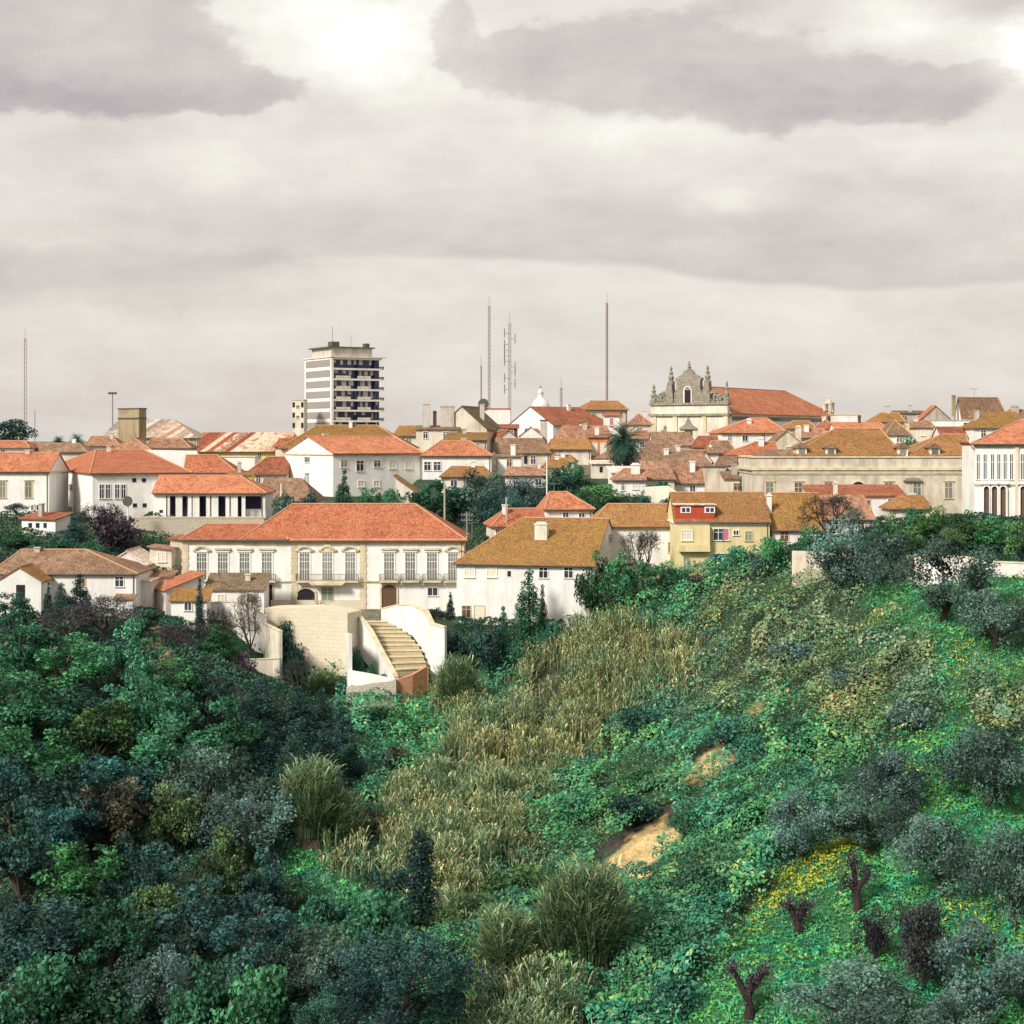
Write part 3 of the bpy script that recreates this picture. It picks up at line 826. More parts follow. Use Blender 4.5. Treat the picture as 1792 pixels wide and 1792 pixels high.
hs('tall house with an ochre hipped roof rising behind the large white gabled house', 492, 722, 784, 830, 342, ('x', 556, 660, 746), 'cream', 'moss', D=16)
hs('low white house with an orange hipped roof and a pair of dark windows', 739, 860, 797, 838, 326, ('x', 772, 822, 773), 'bright', 'orange', D=10, corn='trimstone',
   win=[('f', 748, 808, 823, 11, 'std'), ('f', 765, 808, 823, 12, 'std'), ('f', 818, 811, 815, 9, 'shut'), ('f', 840, 811, 815, 9, 'shut')])
hs('low house with a rusty roof half hidden by the dark garden trees', 772, 862, 834, 856, 306, ('x', 790, 846, 817), 'cream', 'amber', D=8, caps=False)
hs('small house with an ochre roof and light verge below the large white gabled house', 692, 742, 872, 900, 300, ('sl', 836), 'cream', 'amber', D=10)

# ------------------------------------------------------------------ skyline, left
h = House('apartment_tower', 'white apartment tower with grey louvred bands and dark balconies', 'tower block', 580, 668, 625, 800, 500, yaw=30, xs=533)
W, D_, H_ = h.W, h.D, h.H
h.wall = MB(); h.wmat = 'bright'
fh = 18.35 / F * 500
nf = 9
h.wall.box(0, W, 1.8, D_, -3, H_)
h.wall.box(0, 0.7, 0, 1.8, -3, H_)
for i in range(nf + 1):
    zt = H_ - i * fh
    h.wall.box(0.7, W, 0, 1.8, zt - 0.55, zt)
h.done()
for i in range(nf):
    zt = H_ - 0.55 - i * fh
    MB().box(-0.12, 0.02, 0.9, D_ - 1.2, zt - 2.0, zt - 0.05).build('louvre', 'louvre', h.root)
    MB().box(0.7, W - 0.05, 1.70, 1.76, zt - fh + 0.6, zt - 0.02).build('window', 'navy', h.root)
    rr_ = random.Random(i * 5 + 1)
    x = 1.3
    while x < W - 1.5:                                  # blinds, curtains and wall pieces behind the balconies
        w = rr_.choice((0.8, 1.1, 1.5)); hh = rr_.choice((0.9, 2.1, 2.1, 1.4))
        MB().box(x, x + w, 1.62, 1.68, zt - hh - 0.05, zt - 0.04).build('blind', 'bright', h.root)
        x += w + rr_.choice((0.9, 1.5, 2.2))
    if i:
        for a, b in ((0.09, 0.38), (0.52, 0.78)):
            MB().box(W * a, W * b, 0.02, 0.12, zt - fh + 0.6, zt - fh + 1.35).build('balcony_front', 'cream', h.root)
    for a in (0.0, 0.49, 0.83):
        MB().box(W * a + 0.72, W * a + 0.98, 0.25, 1.6, zt - fh + 0.56, zt - 0.01).build('balcony_divider', 'navy', h.root)
    MB().box(W + 0.01, W + 1.3, 1.0, 4.5, zt - fh + 0.25, zt - fh + 0.45).box(W + 1.2, W + 1.3, 1.0, 4.5, zt - fh + 0.45, zt - fh + 1.3).build('side_balcony', 'concrete', h.root)
MB().box(-0.3, W + 1.2, -0.3, D_ + 0.3, H_, H_ + 0.35).build('roof_slab', 'concrete', h.root)
p = MB().box(1.5, W - 1.5, 3.5, D_ - 2, H_ + 0.35, H_ + 3.0).build('penthouse', 'grey', h.root)
MB().box(0.6, W - 0.8, 2.8, D_ - 1.4, H_ + 3.0, H_ + 3.35).build('penthouse_roof', 'iron', h.root)
MB().box(2.4, 4.8, 5, 8, H_ + 3.35, H_ + 4.9).build('machine_room', 'iron', h.root)
MB().box(W - 3.0, W - 1.6, 5, 7, H_ + 3.35, H_ + 4.6).build('vent_stack', 'iron', h.root)
MB().tube([(3, 6, H_ + 4.9), (3, 6, H_ + 9.5)], 0.08, 5).build('aerial', 'steel', h.root)
MB().tube([(9, 6, H_ + 3.35), (9, 6, H_ + 6.5)], 0.06, 5).build('aerial', 'steel', h.root)

hs('narrow cream apartment block with dark windows beside the white tower', 511, 532, 700, 800, 496, ('flat',), 'cream', 'trimstone', D=8,
   win=[('f', 514, y, y + 9, 4, 'hole') for y in (704, 722, 740)] + [('f', 529, y, y + 9, 4, 'hole') for y in (704, 722, 740)] + [('f', 521, y, y + 5, 5, 'std') for y in (709, 727)], name='apartment_block', cat='apartment block')
h = hs('ochre stone tower block rising above the grey striped roof', 207, 243, 716, 800, 388, ('flat',), 'ochre', 'iron', yaw=-32, xback=256, name='stone_tower', cat='tower')
h.cornice(731, 0.4, 0.12, 'iron', name='band')
hs('old building with a grey striped sheet roof around the ochre tower', 180, 344, 766, 810, 396, ('x', 208, 304, 735), 'cream', 'tin', D=16, caps=False,
   win=[('f', 291, 768, 782, 5, 'wood'), ('f', 318, 768, 782, 5, 'wood'), ('f', 336, 768, 784, 5, 'green')])
hs('long building with a rust striped sheet roof and yellow wall', 346, 522, 789, 815, 380, ('x', None, 515, 758), 'lemon', 'rust', D=14, caps=False, ov=0.6)
hs('small orange roofed house in front of the ochre tower, left of it', 152, 208, 780, 800, 366, ('x', 160, 196, 765), 'white', 'rose', D=8)
hs('small house with a rosy roof right under the ochre tower', 196, 262, 787, 806, 360, ('y', 768, 3, 0), 'cream', 'rose', D=8)
hs('small house with an orange roof right of the ochre tower', 256, 332, 784, 806, 362, ('x', 266, 318, 769), 'cream', 'rose', D=8)
hs('low house with a brown roof on the left skyline beside the small palms', 52, 152, 791, 808, 352, ('x', 62, 140, 776), 'cream', 'old', D=9, caps=False)
hs('low house with a plain orange roof under the dark round tree on the skyline', -10, 50, 784, 806, 348, ('x', None, 44, 773), 'white', 'orange', D=8)

# ------------------------------------------------------------------ skyline, middle
h = hs('old beige manor with a steep grey gable and big stone chimneys', 764, 852, 752, 800, 366, ('y', 712, 0, 0), 'beige', 'dark', D=14, yaw=-14, ov=0.3)
hs('crumbling cream house with tall chimneys left of the steep grey gable', 728, 800, 752, 800, 360, ('sf', 746), 'cream', 'old', D=8,
   chim=[(746, 708, 752, 12, 0.5, 'grey'), (761, 722, 752, 6, 0.6, 'wood'), (783, 712, 752, 24, 0.7, 'grey')])
hs('small house with an ochre roof below the steep grey gable', 778, 852, 770, 800, 345, ('x', 786, None, 758), 'grey', 'moss', D=8, caps=False)
hs('white flat-roofed block with a dish aerial on the skyline', 838, 893, 716, 760, 424, ('flat',), 'bright', 'redwall', D=10)
hs('white house with a broad bare gable and a long red roof', 968, 1074, 744, 775, 405, ('x', None, 1012, 713), 'white', 'red', yaw=38, xs=890, caps=False)
hs('cream house with a small orange roof alone on the skyline', 1026, 1098, 717, 748, 432, ('x', 1034, 1082, 703), 'cream', 'amber', D=9, yaw=12, xs=1006)
hs('little white house with red door edge left of the palm', 1058, 1084, 728, 760, 398, ('sf', 724), 'white', 'coral', D=5, win=[('f', 1070, 732, 744, 6, 'pinkcloth', 'door')])
hs('house with a crooked orange roof behind the salmon house', 968, 1074, 772, 800, 372, ('x', 984, 1062, 746), 'cream', 'rose', D=11, caps=False)
hs('house with an amber roof stepping down in front of the crooked orange roof', 958, 1034, 786, 812, 356, ('x', 964, 1030, 769), 'cream', 'amber', D=8, caps=False,
   win=[('f', 982, 790, 804, 7, 'std')])
hs('salmon house with two white windows left of the palm', 1030, 1067, 766, 806, 360, ('sf', 760), 'salmon', 'rose', D=7, win=[('f', 1040, 776, 796, 9, 'shut'), ('f', 1056, 776, 796, 9, 'shut')])
hs('old beige house with a long brown roof and two dark doorways', 868, 962, 792, 820, 348, ('x', None, 950, 768), 'beige', 'old', D=9, caps=False,
   win=[('f', 920, 798, 812, 6, 'hole', 'door'), ('f', 933, 798, 812, 9, 'std'), ('f', 892, 798, 812, 7, 'shut')])
hs('small whitewashed gable poking up between brown roofs', 908, 950, 764, 790, 376, ('y', 748, 0, 0), 'bright', 'rose', D=7)
hs('dark wooden shed with a red end below the broad bare gable', 853, 906, 750, 775, 384, ('sf', 744), 'wood', 'red', D=6, name='shed', cat='shed')
hs('thin grey stair tower with a dark side among red roofs', 946, 958, 736, 785, 380, ('flat',), 'grey', 'iron', D=4, name='stair_tower', cat='tower')
hs('little cream garden pavilion with an arched doorway below the palm', 1036, 1070, 812, 836, 322, ('sf', 807), 'cream', 'pale', D=5, name='pavilion', cat='pavilion', win=[('f', 1052, 817, 827, 6, 'hole', 'door')])
hs('low terrace house with a sagging orange roof above the garden trees', 884, 962, 832, 852, 312, ('x', 890, 955, 818), 'rose' if False else 'pink', 'rose', D=7, caps=False)
hs('low house with an ochre roof above the garden trees', 952, 996, 818, 840, 330, ('x', 958, 990, 806), 'cream', 'amber', D=6, caps=False)
hs('small white house with grey steps left of the low terrace house', 872, 912, 800, 830, 330, ('sf', 796), 'white', 'old', D=4)

# ------------------------------------------------------------------ around the mossy-roofed house
hs('big white house with a mossy ochre roof and squat chimney', 799, 1040, 985, 1090, 246, ('x', 916, None, 909), 'bright', 'moss', yaw=-14, xback=1087, ov=0.45,
   win=[('f', 822, 995, 1010, 16, 'shut'), ('f', 861, 995, 1010, 16, 'shut'), ('f', 891, 999, 1009, 6, 'hole'), ('f', 951, 994, 1011, 15, 'std'), ('f', 995, 994, 1011, 14, 'std'),
        ('f', 816, 1061, 1080, 14, 'wood'), ('f', 839, 1061, 1085, 16, 'door', 'door'), ('r', 1069, 935, 950, 8, 'std')],
   chim=[(948, 918, 958, 22, 0.28, 'concrete')], deep=4)
hs('small cream house with an orange hipped roof behind the mossy ochre roof', 957, 1037, 890, 925, 266, ('x', 962, 992, 863), 'white', 'orange', D=10, yaw=10, xs=944,
   win=[('f', 990, 897, 905, 9, 'std'), ('f', 1018, 898, 905, 10, 'std')], corn='trimstone')
hs('low house with a coral roof tucked left of the small cream house', 864, 956, 921, 950, 258, ('x', 886, None, 892), 'cream', 'coral', D=9, yaw=8, win=[('f', 871, 925, 938, 6, 'std')])
hs('long white house with an amber mossy roof joined to the yellow house', 1036, 1180, 921, 985, 254, ('x', 1064, None, 884), 'white', 'amber', D=12, win=[('f', 1174, 950, 966, 8, 'wood'), ('f', 1120, 950, 966, 9, 'shut')], corn='trimstone')
h = House('yellow_house', 'yellow house with an amber roof, red dormer and balcony', 'house', 1181, 1347, 913, 1004, 246, D=13)
h.walls('yellow', deep=4)
ro = h.roof_ridge('amber', 'x', 0, h.W, h.z(864, 6, h.D / 2) - h.H, 0.35, gl=True, gr=True)
h.done(); h.cornice(mat='frame')
xa, xb = h.sx(1183, 0), h.sx(1251, 0)
zd = h.z(912, 0, 0)
MB().box(xa, xb, 0.4, 5.5, zd + 0.1, h.z(884, 0, 0.4)).build('dormer', 'redwall', ro)
MB().box(xa - 0.25, xb + 0.25, 0.1, 5.8, h.z(884, 0, 0.4), h.z(884, 0, 0.4) + 0.16).build('dormer_roof', 'pale', ro)
for px in (1200, 1242):
    x = h.sx(px, 0.4); d = MB().box(x - 0.75, x + 0.75, 0.3, 0.42, h.z(898, 0, 0), h.z(887, 0, 0))
    d.build('dormer_window', 'frame', ro)
    MB().box(x - 0.55, x - 0.08, 0.27, 0.34, h.z(896, 0, 0), h.z(889, 0, 0)).box(x + 0.08, x + 0.55, 0.27, 0.34, h.z(896, 0, 0), h.z(889, 0, 0)).build('dormer_pane', 'glass', ro)
MB().box(xa - 0.2, h.sx(1241, 0), -1.0, -0.003, -4, h.z(913, 0, 0) - 0.5).build('bay', 'yellow', h.root)
bo = Vector((0, -1.0, 0))
for a in ((1201, 928, 945, 17, 'shut'), (1200, 975, 1000, 10, 'green', 'door')):
    w = h.win('f', *a); w.location += bo
MB().box(h.sx(1186, 0), h.sx(1240, 0), -1.9, -1.003, h.z(964, 0, 0), h.z(961, 0, 0)).box(h.sx(1186, 0), h.sx(1240, 0), -1.9, -1.8, h.z(961, 0, 0), h.z(953, 0, 0)).build('balcony', 'yellow', h.root)
for a in ((1257, 925, 945, 16, 'std'), (1271, 925, 945, 8, 'pinkcloth'), (1288, 929, 936, 9, 'std'), (1310, 930, 946, 11, 'green'), (1262, 969, 990, 29, 'teal', 'garage_door')):
    h.win('f', *a)
h.chimney(1346, 868, 900, 8, h.D * 0.3, ro, 'bright')
hs('old house with a lichen-spotted ochre roof right of the yellow house', 1351, 1437, 926, 960, 247, ('x', None, None, 865), 'pink', 'moss', D=13, yaw=-5)
hs('old house with a patchy orange roof above the bare tree', 1438, 1528, 908, 945, 250, ('x', None, 1512, 868), 'pink', 'rose', D=10, caps=False, chim=[(1462, 846, 880, 7, 0.5, 'concrete')])
hs('long low house with a red tile strip roof below the beige mansion', 1418, 1582, 868, 905, 266, ('sf', 851), 'bright', 'red', D=6)
hs('small house with an ochre hipped roof below the beige mansion', 1560, 1628, 890, 915, 258, ('x', 1572, 1616, 869), 'cream', 'amber', D=7, caps=False)

# ------------------------------------------------------------------ beige mansion, right
h = House('mansion', 'long weathered beige mansion with two amber hipped roofs and dormers', 'mansion', 1319, 1703, 801, 915, 285, D=18)
h.walls('beige', deep=3)
W, D_ = h.W, h.D
h.done()
MB().box(-0.2, W + 0.2, -0.2, D_ + 0.2, h.H, h.H + 0.25).build('parapet', 'trimstone', h.root)
h.cornice(818, 0.9, 0.42); h.cornice(828, 0.3, 0.15, name='string_course')
Hh = h.H + 0.25
for a, b, xl_, xr_, ry, l in ((1462, 1540, 1388, 1582, 752, 0), (1648, 1690, 1592, 1702, 762, 0)):
    x0, x1 = h.sx(xl_, 1), h.sx(xr_, 1)
    r = h.roof_ridge('amber', 'x', h.sx(a, 9), h.sx(b, 9), h.z(ry, 0, 9) - Hh, 0.0, x0=x0, x1=x1, y0=0.9, y1=D_ - 0.9, H=Hh)
    for px in ((1403, 1454, 1580) if l == 0 and xl_ < 1500 else (1636,)):
        x = h.sx(px, 1.2); z_ = Hh
        z1, z2 = h.z(784, 0, 1.2), h.z(777, 0, 1.2)
        MB().prism([(x - 0.85, z_), (x + 0.85, z_), (x + 0.85, z1), (x - 0.85, z1)], 1.2, 5).build('dormer', 'cream', r)
        MB().prism([(x - 1.25, z1), (x + 1.25, z1), (x + 1.25, z1 + 0.15), (x, z2 + 0.2), (x - 1.25, z1 + 0.15)], 0.9, 5.4).build('dormer_roof', 'old', r)
        MB().box(x - 0.5, x + 0.5, 1.1, 1.19, z_ + 0.25, z1 - 0.15).build('dormer_window', 'paleglass', r)
x0, x1 = h.sx(1325, 1), h.sx(1390, 1)
h.roof_ridge('old', 'x', x0 + 2, x1 - 0.5, 0.9, 0.0, x0=x0, x1=x1, y0=0.9, y1=8, H=Hh, caps=False)
for px in (1347, 1397, 1450, 1555, 1605, 1660):
    h.win('f', px, 845, 872, 13, 'stone')
archdoor(h, 1502, 843, 866, 20, 'black', name='arched_window')
xb = h.sx(1597, 0); MB().prism([(xb - 1.6, h.z(842, 0, 0)), (xb + 1.6, h.z(842, 0, 0)), (xb + 1.0, h.z(836, 0, 0)), (xb - 1.0, h.z(836, 0, 0))], -0.5, 0).build('door_hood', 'greystone', h.root)
MB().box(W - 0.9, W + 0.06, -0.1, 0.02, -3, h.z(828, 0, 0) - 0.35).build('pilaster', 'trimstone', h.root)

# white palace at the right edge
h = House('civic_palace', 'tall white building with narrow windows and arched portals, cut by the right edge', 'building', 1706, 1900, 777, 925, 240, D=24, yaw=-22)
h.walls('bright', deep=3)
ro = h.roof_ridge('orange', 'x', h.sx(1786, 12), h.W - 8, h.z(737, h.sx(1786, 12), 12) - h.H, 0.5)
h.done(); h.cornice(mat='trimstone')
for px in (1712, 1724, 1737, 1748, 1759, 1770, 1789):
    h.win('f', px, 795, 839, 5, 'std')
for px in (1727, 1741, 1756, 1791):
    x = h.sx(px, 0); f_ = MB(); w = 0.36
    za, zb_ = h.z(922, x, 0), h.z(851, x, 0)
    f_.ring((x, zb_ - w), w, w + 0.25, -0.4, 0, 0, math.pi, 8)
    f_.box(x - w - 0.25, x - w, -0.4, 0, za, zb_ - w).box(x + w, x + w + 0.25, -0.4, 0, za, zb_ - w)
    f_.box(x - w - 0.4, x + w + 0.4, -0.6, 0, zb_ + 0.28, zb_ + 0.5)
    fo = f_.build('portal', 'bright', h.root)
    q = [(x - w, za), (x + w, za)] + [(x + w * math.cos(t * math.pi / 8), zb_ - w + w * math.sin(t * math.pi / 8)) for t in range(9)]
    MB().prism(q, -0.02, 0.02).build('door_leaf', 'wood', fo)
MB().box(h.sx(1777, 0), h.sx(1783, 0), -0.25, 0.02, -3, h.H - 0.5).build('pilaster', 'beige', h.root)
h.cornice(846, 0.35, 0.2, name='string_course')

# ------------------------------------------------------------------ church
h = House('church', 'baroque church with pinnacled stone facade and long orange nave roof', 'church', 1139, 1273, 706, 800, 398, yaw=-34, xback=1460)
W, D_, H_ = h.W, h.D, h.H
he = h.z(722, W, 0)
h.wall = MB(); h.wmat = 'white'
h.wall.box(0.3, W - 0.3, 1.2, D_, -3, he)
ro = h.roof_ridge('orange', 'y', 1.3, D_ - 8, h.z(682, W / 2, D_ / 2) - he, 0.6, y0=1.2, H=he)
h.done()
zc = h.z(724, W * .5, 0)
MB().box(0, W, 0, 1.15, -3, H_ - 0.02).build('facade', 'cream', h.root)
for zz, hh, o in ((H_, 0.5, 0.35), (zc, 0.55, 0.45)):
    MB().box(-o, W + o, -o, 1.3, zz - hh, zz).build('cornice', 'greystone', h.root)
for a in (0.02, 0.3, 0.68, 0.955):
    MB().box(W * a, W * a + 1.1, -0.3, -0.003, -3, zc - 0.57).build('pilaster', 'trimstone', h.root)
for a in (0.17, 0.5, 0.83):
    x = W * a; z_ = zc - (5.2 if a != 0.5 else 3.6); w = 1.6 if a != 0.5 else 2.3
    MB().prism([(x - w, z_), (x + w, z_), (x + w, z_ + 0.3), (x, z_ + 1.6), (x - w, z_ + 0.3)], -0.4, -0.003).build('window_pediment', 'greystone', h.root)
    if a == 0.5: MB().prism([(x - 1.2, z_ + 0.5), (x + 1.2, z_ + 0.5), (x, z_ + 2.9)], -0.3, -0.003).build('crest', 'greystone', h.root)
    MB().box(x - 1, x + 1, -0.1, -0.003, z_ - 3.4, z_ - 0.2).build('window', 'glass', h.root)
# gable with volutes, towers and pinnacles
s_ = W / 134.0
def fx(px): return (px - 1139) * s_
def fz(py): return H_ + (706 - py) / F * 398
g = [(fx(1180), H_), (fx(1230), H_), (fx(1230), fz(690)), (fx(1226), fz(682)), (fx(1226), fz(668)), (fx(1229), fz(664)), (fx(1222), fz(660)), (fx(1214), fz(656)), (fx(1210), fz(650)), (fx(1205), fz(647)),
     (fx(1200), fz(650)), (fx(1196), fz(656)), (fx(1188), fz(660)), (fx(1181), fz(664)), (fx(1184), fz(668)), (fx(1184), fz(682)), (fx(1180), fz(690))]
MB().prism(g, 0.1, 1.2).build('gable', 'greystone', h.root)
MB().box(fx(1197), fx(1199), -0.1, 0.1, H_, fz(684)).box(fx(1210), fx(1212), -0.1, 0.1, H_, fz(684)).ring((fx(1204.5), fz(684)), 0.75, 1.0, -0.1, 0.1, 0, math.pi, 8).build('niche_frame', 'bright', h.root)
MB().box(fx(1199.2), fx(1209.8), 0.03, 0.08, H_ + 0.1, fz(684)).build('niche', 'black', h.root)
def pinn(px, top, base, r=0.55):
    zb_, zt = fz(base), fz(top); hh = zt - zb_
    MB().lathe([(r * 1.3, zb_), (r * 1.3, zb_ + hh * .18), (r * .7, zb_ + hh * .22), (r * 1.05, zb_ + hh * .4), (r * .5, zb_ + hh * .55), (r * .75, zb_ + hh * .64), (r * .3, zb_ + hh * .72), (r * .5, zb_ + hh * .86), (0.03, zt)], fx(px), 0.6, 8).build('pinnacle', 'greystone', h.root)
pinn(1142, 672, 706, 0.75); pinn(1270, 668, 706, 0.6); pinn(1173, 641, 674, 0.7); pinn(1237, 641, 674, 0.7); pinn(1205, 633, 650, 0.45); pinn(1196, 650, 662, .4); pinn(1213, 650, 662, .4)
for a, b in ((1166, 1179.5), (1230.5, 1244)):
    MB().prism([(fx(a), H_), (fx(b), H_), (fx(b - 1), fz(690)), (fx(b - 3), fz(672)), (fx(a + 3), fz(672)), (fx(a), fz(690))], -0.25, 1.25).build('turret', 'greystone', h.root)
for a, d in ((1149, 1), (1262, -1)):
    mm = MB()
    for k, (q, rr_) in enumerate(((0, 0.9), (7 * d, 1.2), (14 * d, 1.5))):
        mm.ring((fx(a + q), H_ + rr_ * 0.95), rr_ * 0.55, rr_, 0.2, 1.0, 0, math.pi * 2, 10)
    mm.build('volute', 'greystone', h.root)
MB().box(W - 0.02, W + 0.35, 1.2, D_, he - 0.75, he - 0.1).build('side_cornice', 'trimstone', h.root)
MB().box(W - 0.28, W - 0.2, 3, D_ - 1, he - 1.7, he - 0.9).build('window_band', 'navy', h.root)
t = MB(); xk, yk = W - 0.8, D_ - 1.6
t.box(xk - 1, xk + 1, yk - 1, yk + 1, he, he + 0.8)
for dx in (-0.85, 0.85):
    for dy in (-0.85, 0.85): t.box(xk + dx - 0.2, xk + dx + 0.2, yk + dy - 0.2, yk + dy + 0.2, he + 0.8, he + 3.0)
t.box(xk - 1.2, xk + 1.2, yk - 1.2, yk + 1.2, he + 3.0, he + 3.3); t.lathe([(0.9, he + 3.3), (0.7, he + 3.9), (0.25, he + 4.2), (0.05, he + 5.2)], xk, yk, 8)
t.build('bell_turret', 'beige', h.root)

# white lantern dome on the skyline
o = thing('church_lantern', 'small white dome with a pointed lantern on the skyline', 'dome', at(946, 745, 436))
o.scale = (0.72, 0.72, 0.92)
MB().box(-3.4, 3.4, -3.4, 3.4, -3, 5.0).build('drum', 'white', o)
MB().lathe([(3.3, 5.0), (3.1, 5.8), (2.3, 7.0), (1.1, 7.7), (0.95, 7.8), (0.95, 9.0), (1.15, 9.1), (0.5, 9.8), (0.12, 10.3)], 0, 0, 12).build('cupola', 'bright', o, True)
MB().lathe([(0.06, 10.3), (0.3, 10.6), (0.06, 10.9), (0.03, 11.6)], 0, 0, 6).build('finial', 'iron', o)

# ------------------------------------------------------------------ right of the palm
hs('white house with an orange hipped roof and pale chimney below the church nave', 1262, 1376, 757, 800, 358, ('x', 1314, 1342, 733), 'white', 'orange', D=11, yaw=6, chim=[(1311, 735, 752, 7, 0.3, 'bright')], corn='trimstone')
hs('white house with a coral roof and narrow chimney in front of the beige gable', 1277, 1362, 796, 850, 326, ('x', 1322, None, 775), 'white', 'coral', D=9, chim=[(1332, 768, 786, 9, 0.35, 'bright')],
   win=[('f', 1290, 808, 822, 6, 'shut'), ('f', 1310, 808, 822, 6, 'shut')], corn='trimstone')
hs('old beige gabled house behind the mansion parapet', 1352, 1402, 776, 810, 338, ('y', 755, 0, 0), 'beige', 'old', D=9, chim=[(1397, 748, 772, 9, 0.4, 'cream')])
hs('house with a rosy roof behind the old beige gabled house', 1388, 1452, 766, 790, 352, ('x', 1400, 1440, 752), 'pink', 'rose', D=8)
hs('small rusty roofed cottage above the stair shadow', 1240, 1286, 792, 830, 334, ('x', 1246, 1276, 773), 'pink', 'old', D=7, chim=[(1243, 782, 800, 4, 0.2, 'bright')])
hs('beige plastered block with a dark slate cap among old roofs', 1234, 1270, 818, 868, 306, ('flat',), 'beige', 'iron', D=7)
hs('small pinkish cottage between the beige block and the dark conifers', 1268, 1318, 838, 870, 302, ('sf', 824), 'cream', 'old', D=5, win=[('f', 1290, 846, 858, 12, 'wood')])
hs('old house with a rosy brown roof under the church facade', 1142, 1216, 779, 812, 352, ('x', None, 1208, 757), 'bright', 'old', D=9, caps=False, win=[('f', 1195, 786, 796, 8, 'shut')], chim=[(1164, 748, 768, 5, 0.5, 'ochre')])
hs('small house with a red roof in front of the church door', 1214, 1258, 782, 806, 349, ('x', 1222, None, 764), 'cream', 'red', D=7, caps=False)
hs('old house with a patched brown roof right of the palm', 1118, 1186, 806, 830, 332, ('x', 1136, 1178, 772), 'cream', 'old', D=11, caps=False)
hs('large old house with a sagging olive brown roof above the garden wall', 1146, 1252, 822, 850, 320, ('x', 1168, 1226, 792), 'grey', 'old', D=12, caps=False)
hs('old house with a rosy patched roof in front of the sagging olive brown roof', 1174, 1236, 845, 872, 307, ('x', 1186, None, 815), 'bright', 'rose', D=9, caps=False, win=[('f', 1212, 850, 860, 9, 'std')])
hs('small white house with a massive chimney right of the garden trees', 1076, 1130, 840, 868, 298, ('x', 1092, None, 822), 'white', 'rose', D=8, chim=[(1112, 814, 845, 15, 0.3, 'bright')],
   win=[('f', 1090, 846, 858, 5, 'std'), ('f', 1112, 846, 856, 9, 'shut')])
hs('house with a pink roof between the massive chimney and the rosy patched roof', 1124, 1180, 838, 862, 304, ('x', None, 1168, 808), 'cream', 'rose', D=10, caps=False)
hs('cream cottage with steep tiled roof left of the church facade', 1100, 1140, 742, 785, 378, ('y', 726, 2, 0), 'cream', 'rose', D=8)

hs('tiny house with a pink roof left of the thin grey stair tower', 924, 947, 762, 785, 384, ('x', None, 942, 751), 'cream', 'rose', D=6, caps=False, yaw=8)
hs('narrow cream house with a red roof behind the salmon house', 1000, 1030, 754, 780, 391, ('y', 740, 0, 0), 'cream', 'red', D=7, yaw=-12)
hs('low house with a brown roof between the salmon house and the palm trunk', 1062, 1094, 802, 824, 346, ('x', 1066, None, 789), 'white', 'old', D=7, caps=False, yaw=14)
hs('small white house with a shuttered front below the amber stepped roof', 964, 1004, 808, 828, 342, ('x', None, 998, 797), 'bright', 'amber', D=6, caps=False, yaw=-8)
hs('red-roofed cottage peeping over the long brown roof', 872, 906, 768, 790, 364, ('y', 754, 0, 2), 'white', 'red', D=7, yaw=20)
hs('tiny cottage with an orange roof in front of the sagging olive brown roof', 1128, 1160, 826, 848, 313, ('x', 1132, None, 812), 'cream', 'orange', D=6, caps=False, yaw=-16)
hs('white cottage under the rosy brown roof below the church', 1184, 1222, 802, 824, 338, ('sf', 789), 'bright', 'rose', D=6, yaw=10)
hs('narrow house with a steep red gable right of the sagging olive brown roof', 1222, 1246, 808, 832, 326, ('y', 790, 0, 0), 'white', 'red', D=8, yaw=16)
hs('cream cottage with a brown roof left of the coral-roofed white house', 1254, 1288, 814, 842, 317, ('x', 1258, None, 800), 'cream', 'old', D=7, caps=False, yaw=-10)
hs('small house with an amber roof under the long church nave', 1380, 1424, 750, 776, 378, ('x', 1388, 1416, 738), 'white', 'amber', D=7, yaw=8)
hs('white cottage with a red roof below the end of the church nave', 1424, 1464, 750, 772, 384, ('y', 736, 2, 0), 'bright', 'red', D=7, yaw=-14)
hs('small house at the foot of the palm with a pale roof', 1072, 1112, 828, 846, 311, ('sf', 818), 'white', 'pale', D=5, yaw=6)
hs('crooked cottage with a patched roof between palm and church', 1106, 1144, 768, 790, 362, ('x', 1112, None, 754), 'pink', 'rose', D=8, caps=False, yaw=18)
hs('small brown-roofed house left of the cream cottage under the church', 1084, 1112, 752, 772, 388, ('x', None, 1106, 741), 'white', 'old', D=7, caps=False, yaw=-20)
# skyline, right
hs('plain white flat-roofed house right of the church turret', 1464, 1508, 726, 760, 424, ('flat',), 'bright', 'trimstone', D=8)
hs('low house with a plain orange roof behind the mansion roofs', 1462, 1556, 755, 785, 372, ('x', None, 1540, 741), 'white', 'orange', D=8, chim=[(1504, 730, 745, 5, 0.5, 'wood')])
hs('small brown roofed house with a white front behind the mansion', 1552, 1592, 759, 780, 358, ('y', 737, 3, 0), 'white', 'old', D=8, chim=[(1588, 745, 765, 6, 0.3, 'yellow')])
hs('little cream house with a tall capped chimney on the skyline', 1530, 1582, 738, 770, 402, ('x', 1540, 1572, 724), 'cream', 'moss', D=8, chim=[(1553, 711, 735, 8, 0.5, 'grey')])
hs('house with an orange gabled roof on the skyline left of the brown roofed house', 1612, 1662, 733, 765, 408, ('y', 711, 0, 0), 'beige', 'orange', D=10, yaw=18, xs=1604)
hs('white house with a grey flat terrace on the right skyline', 1636, 1702, 736, 765, 392, ('flat',), 'white', 'grey', D=7, win=[('f', 1690, 740, 750, 7, 'hole')])
hs('low grey roofed house on the skyline above the dormers', 1572, 1622, 724, 750, 424, ('sf', 720), 'grey', 'dark', D=6)
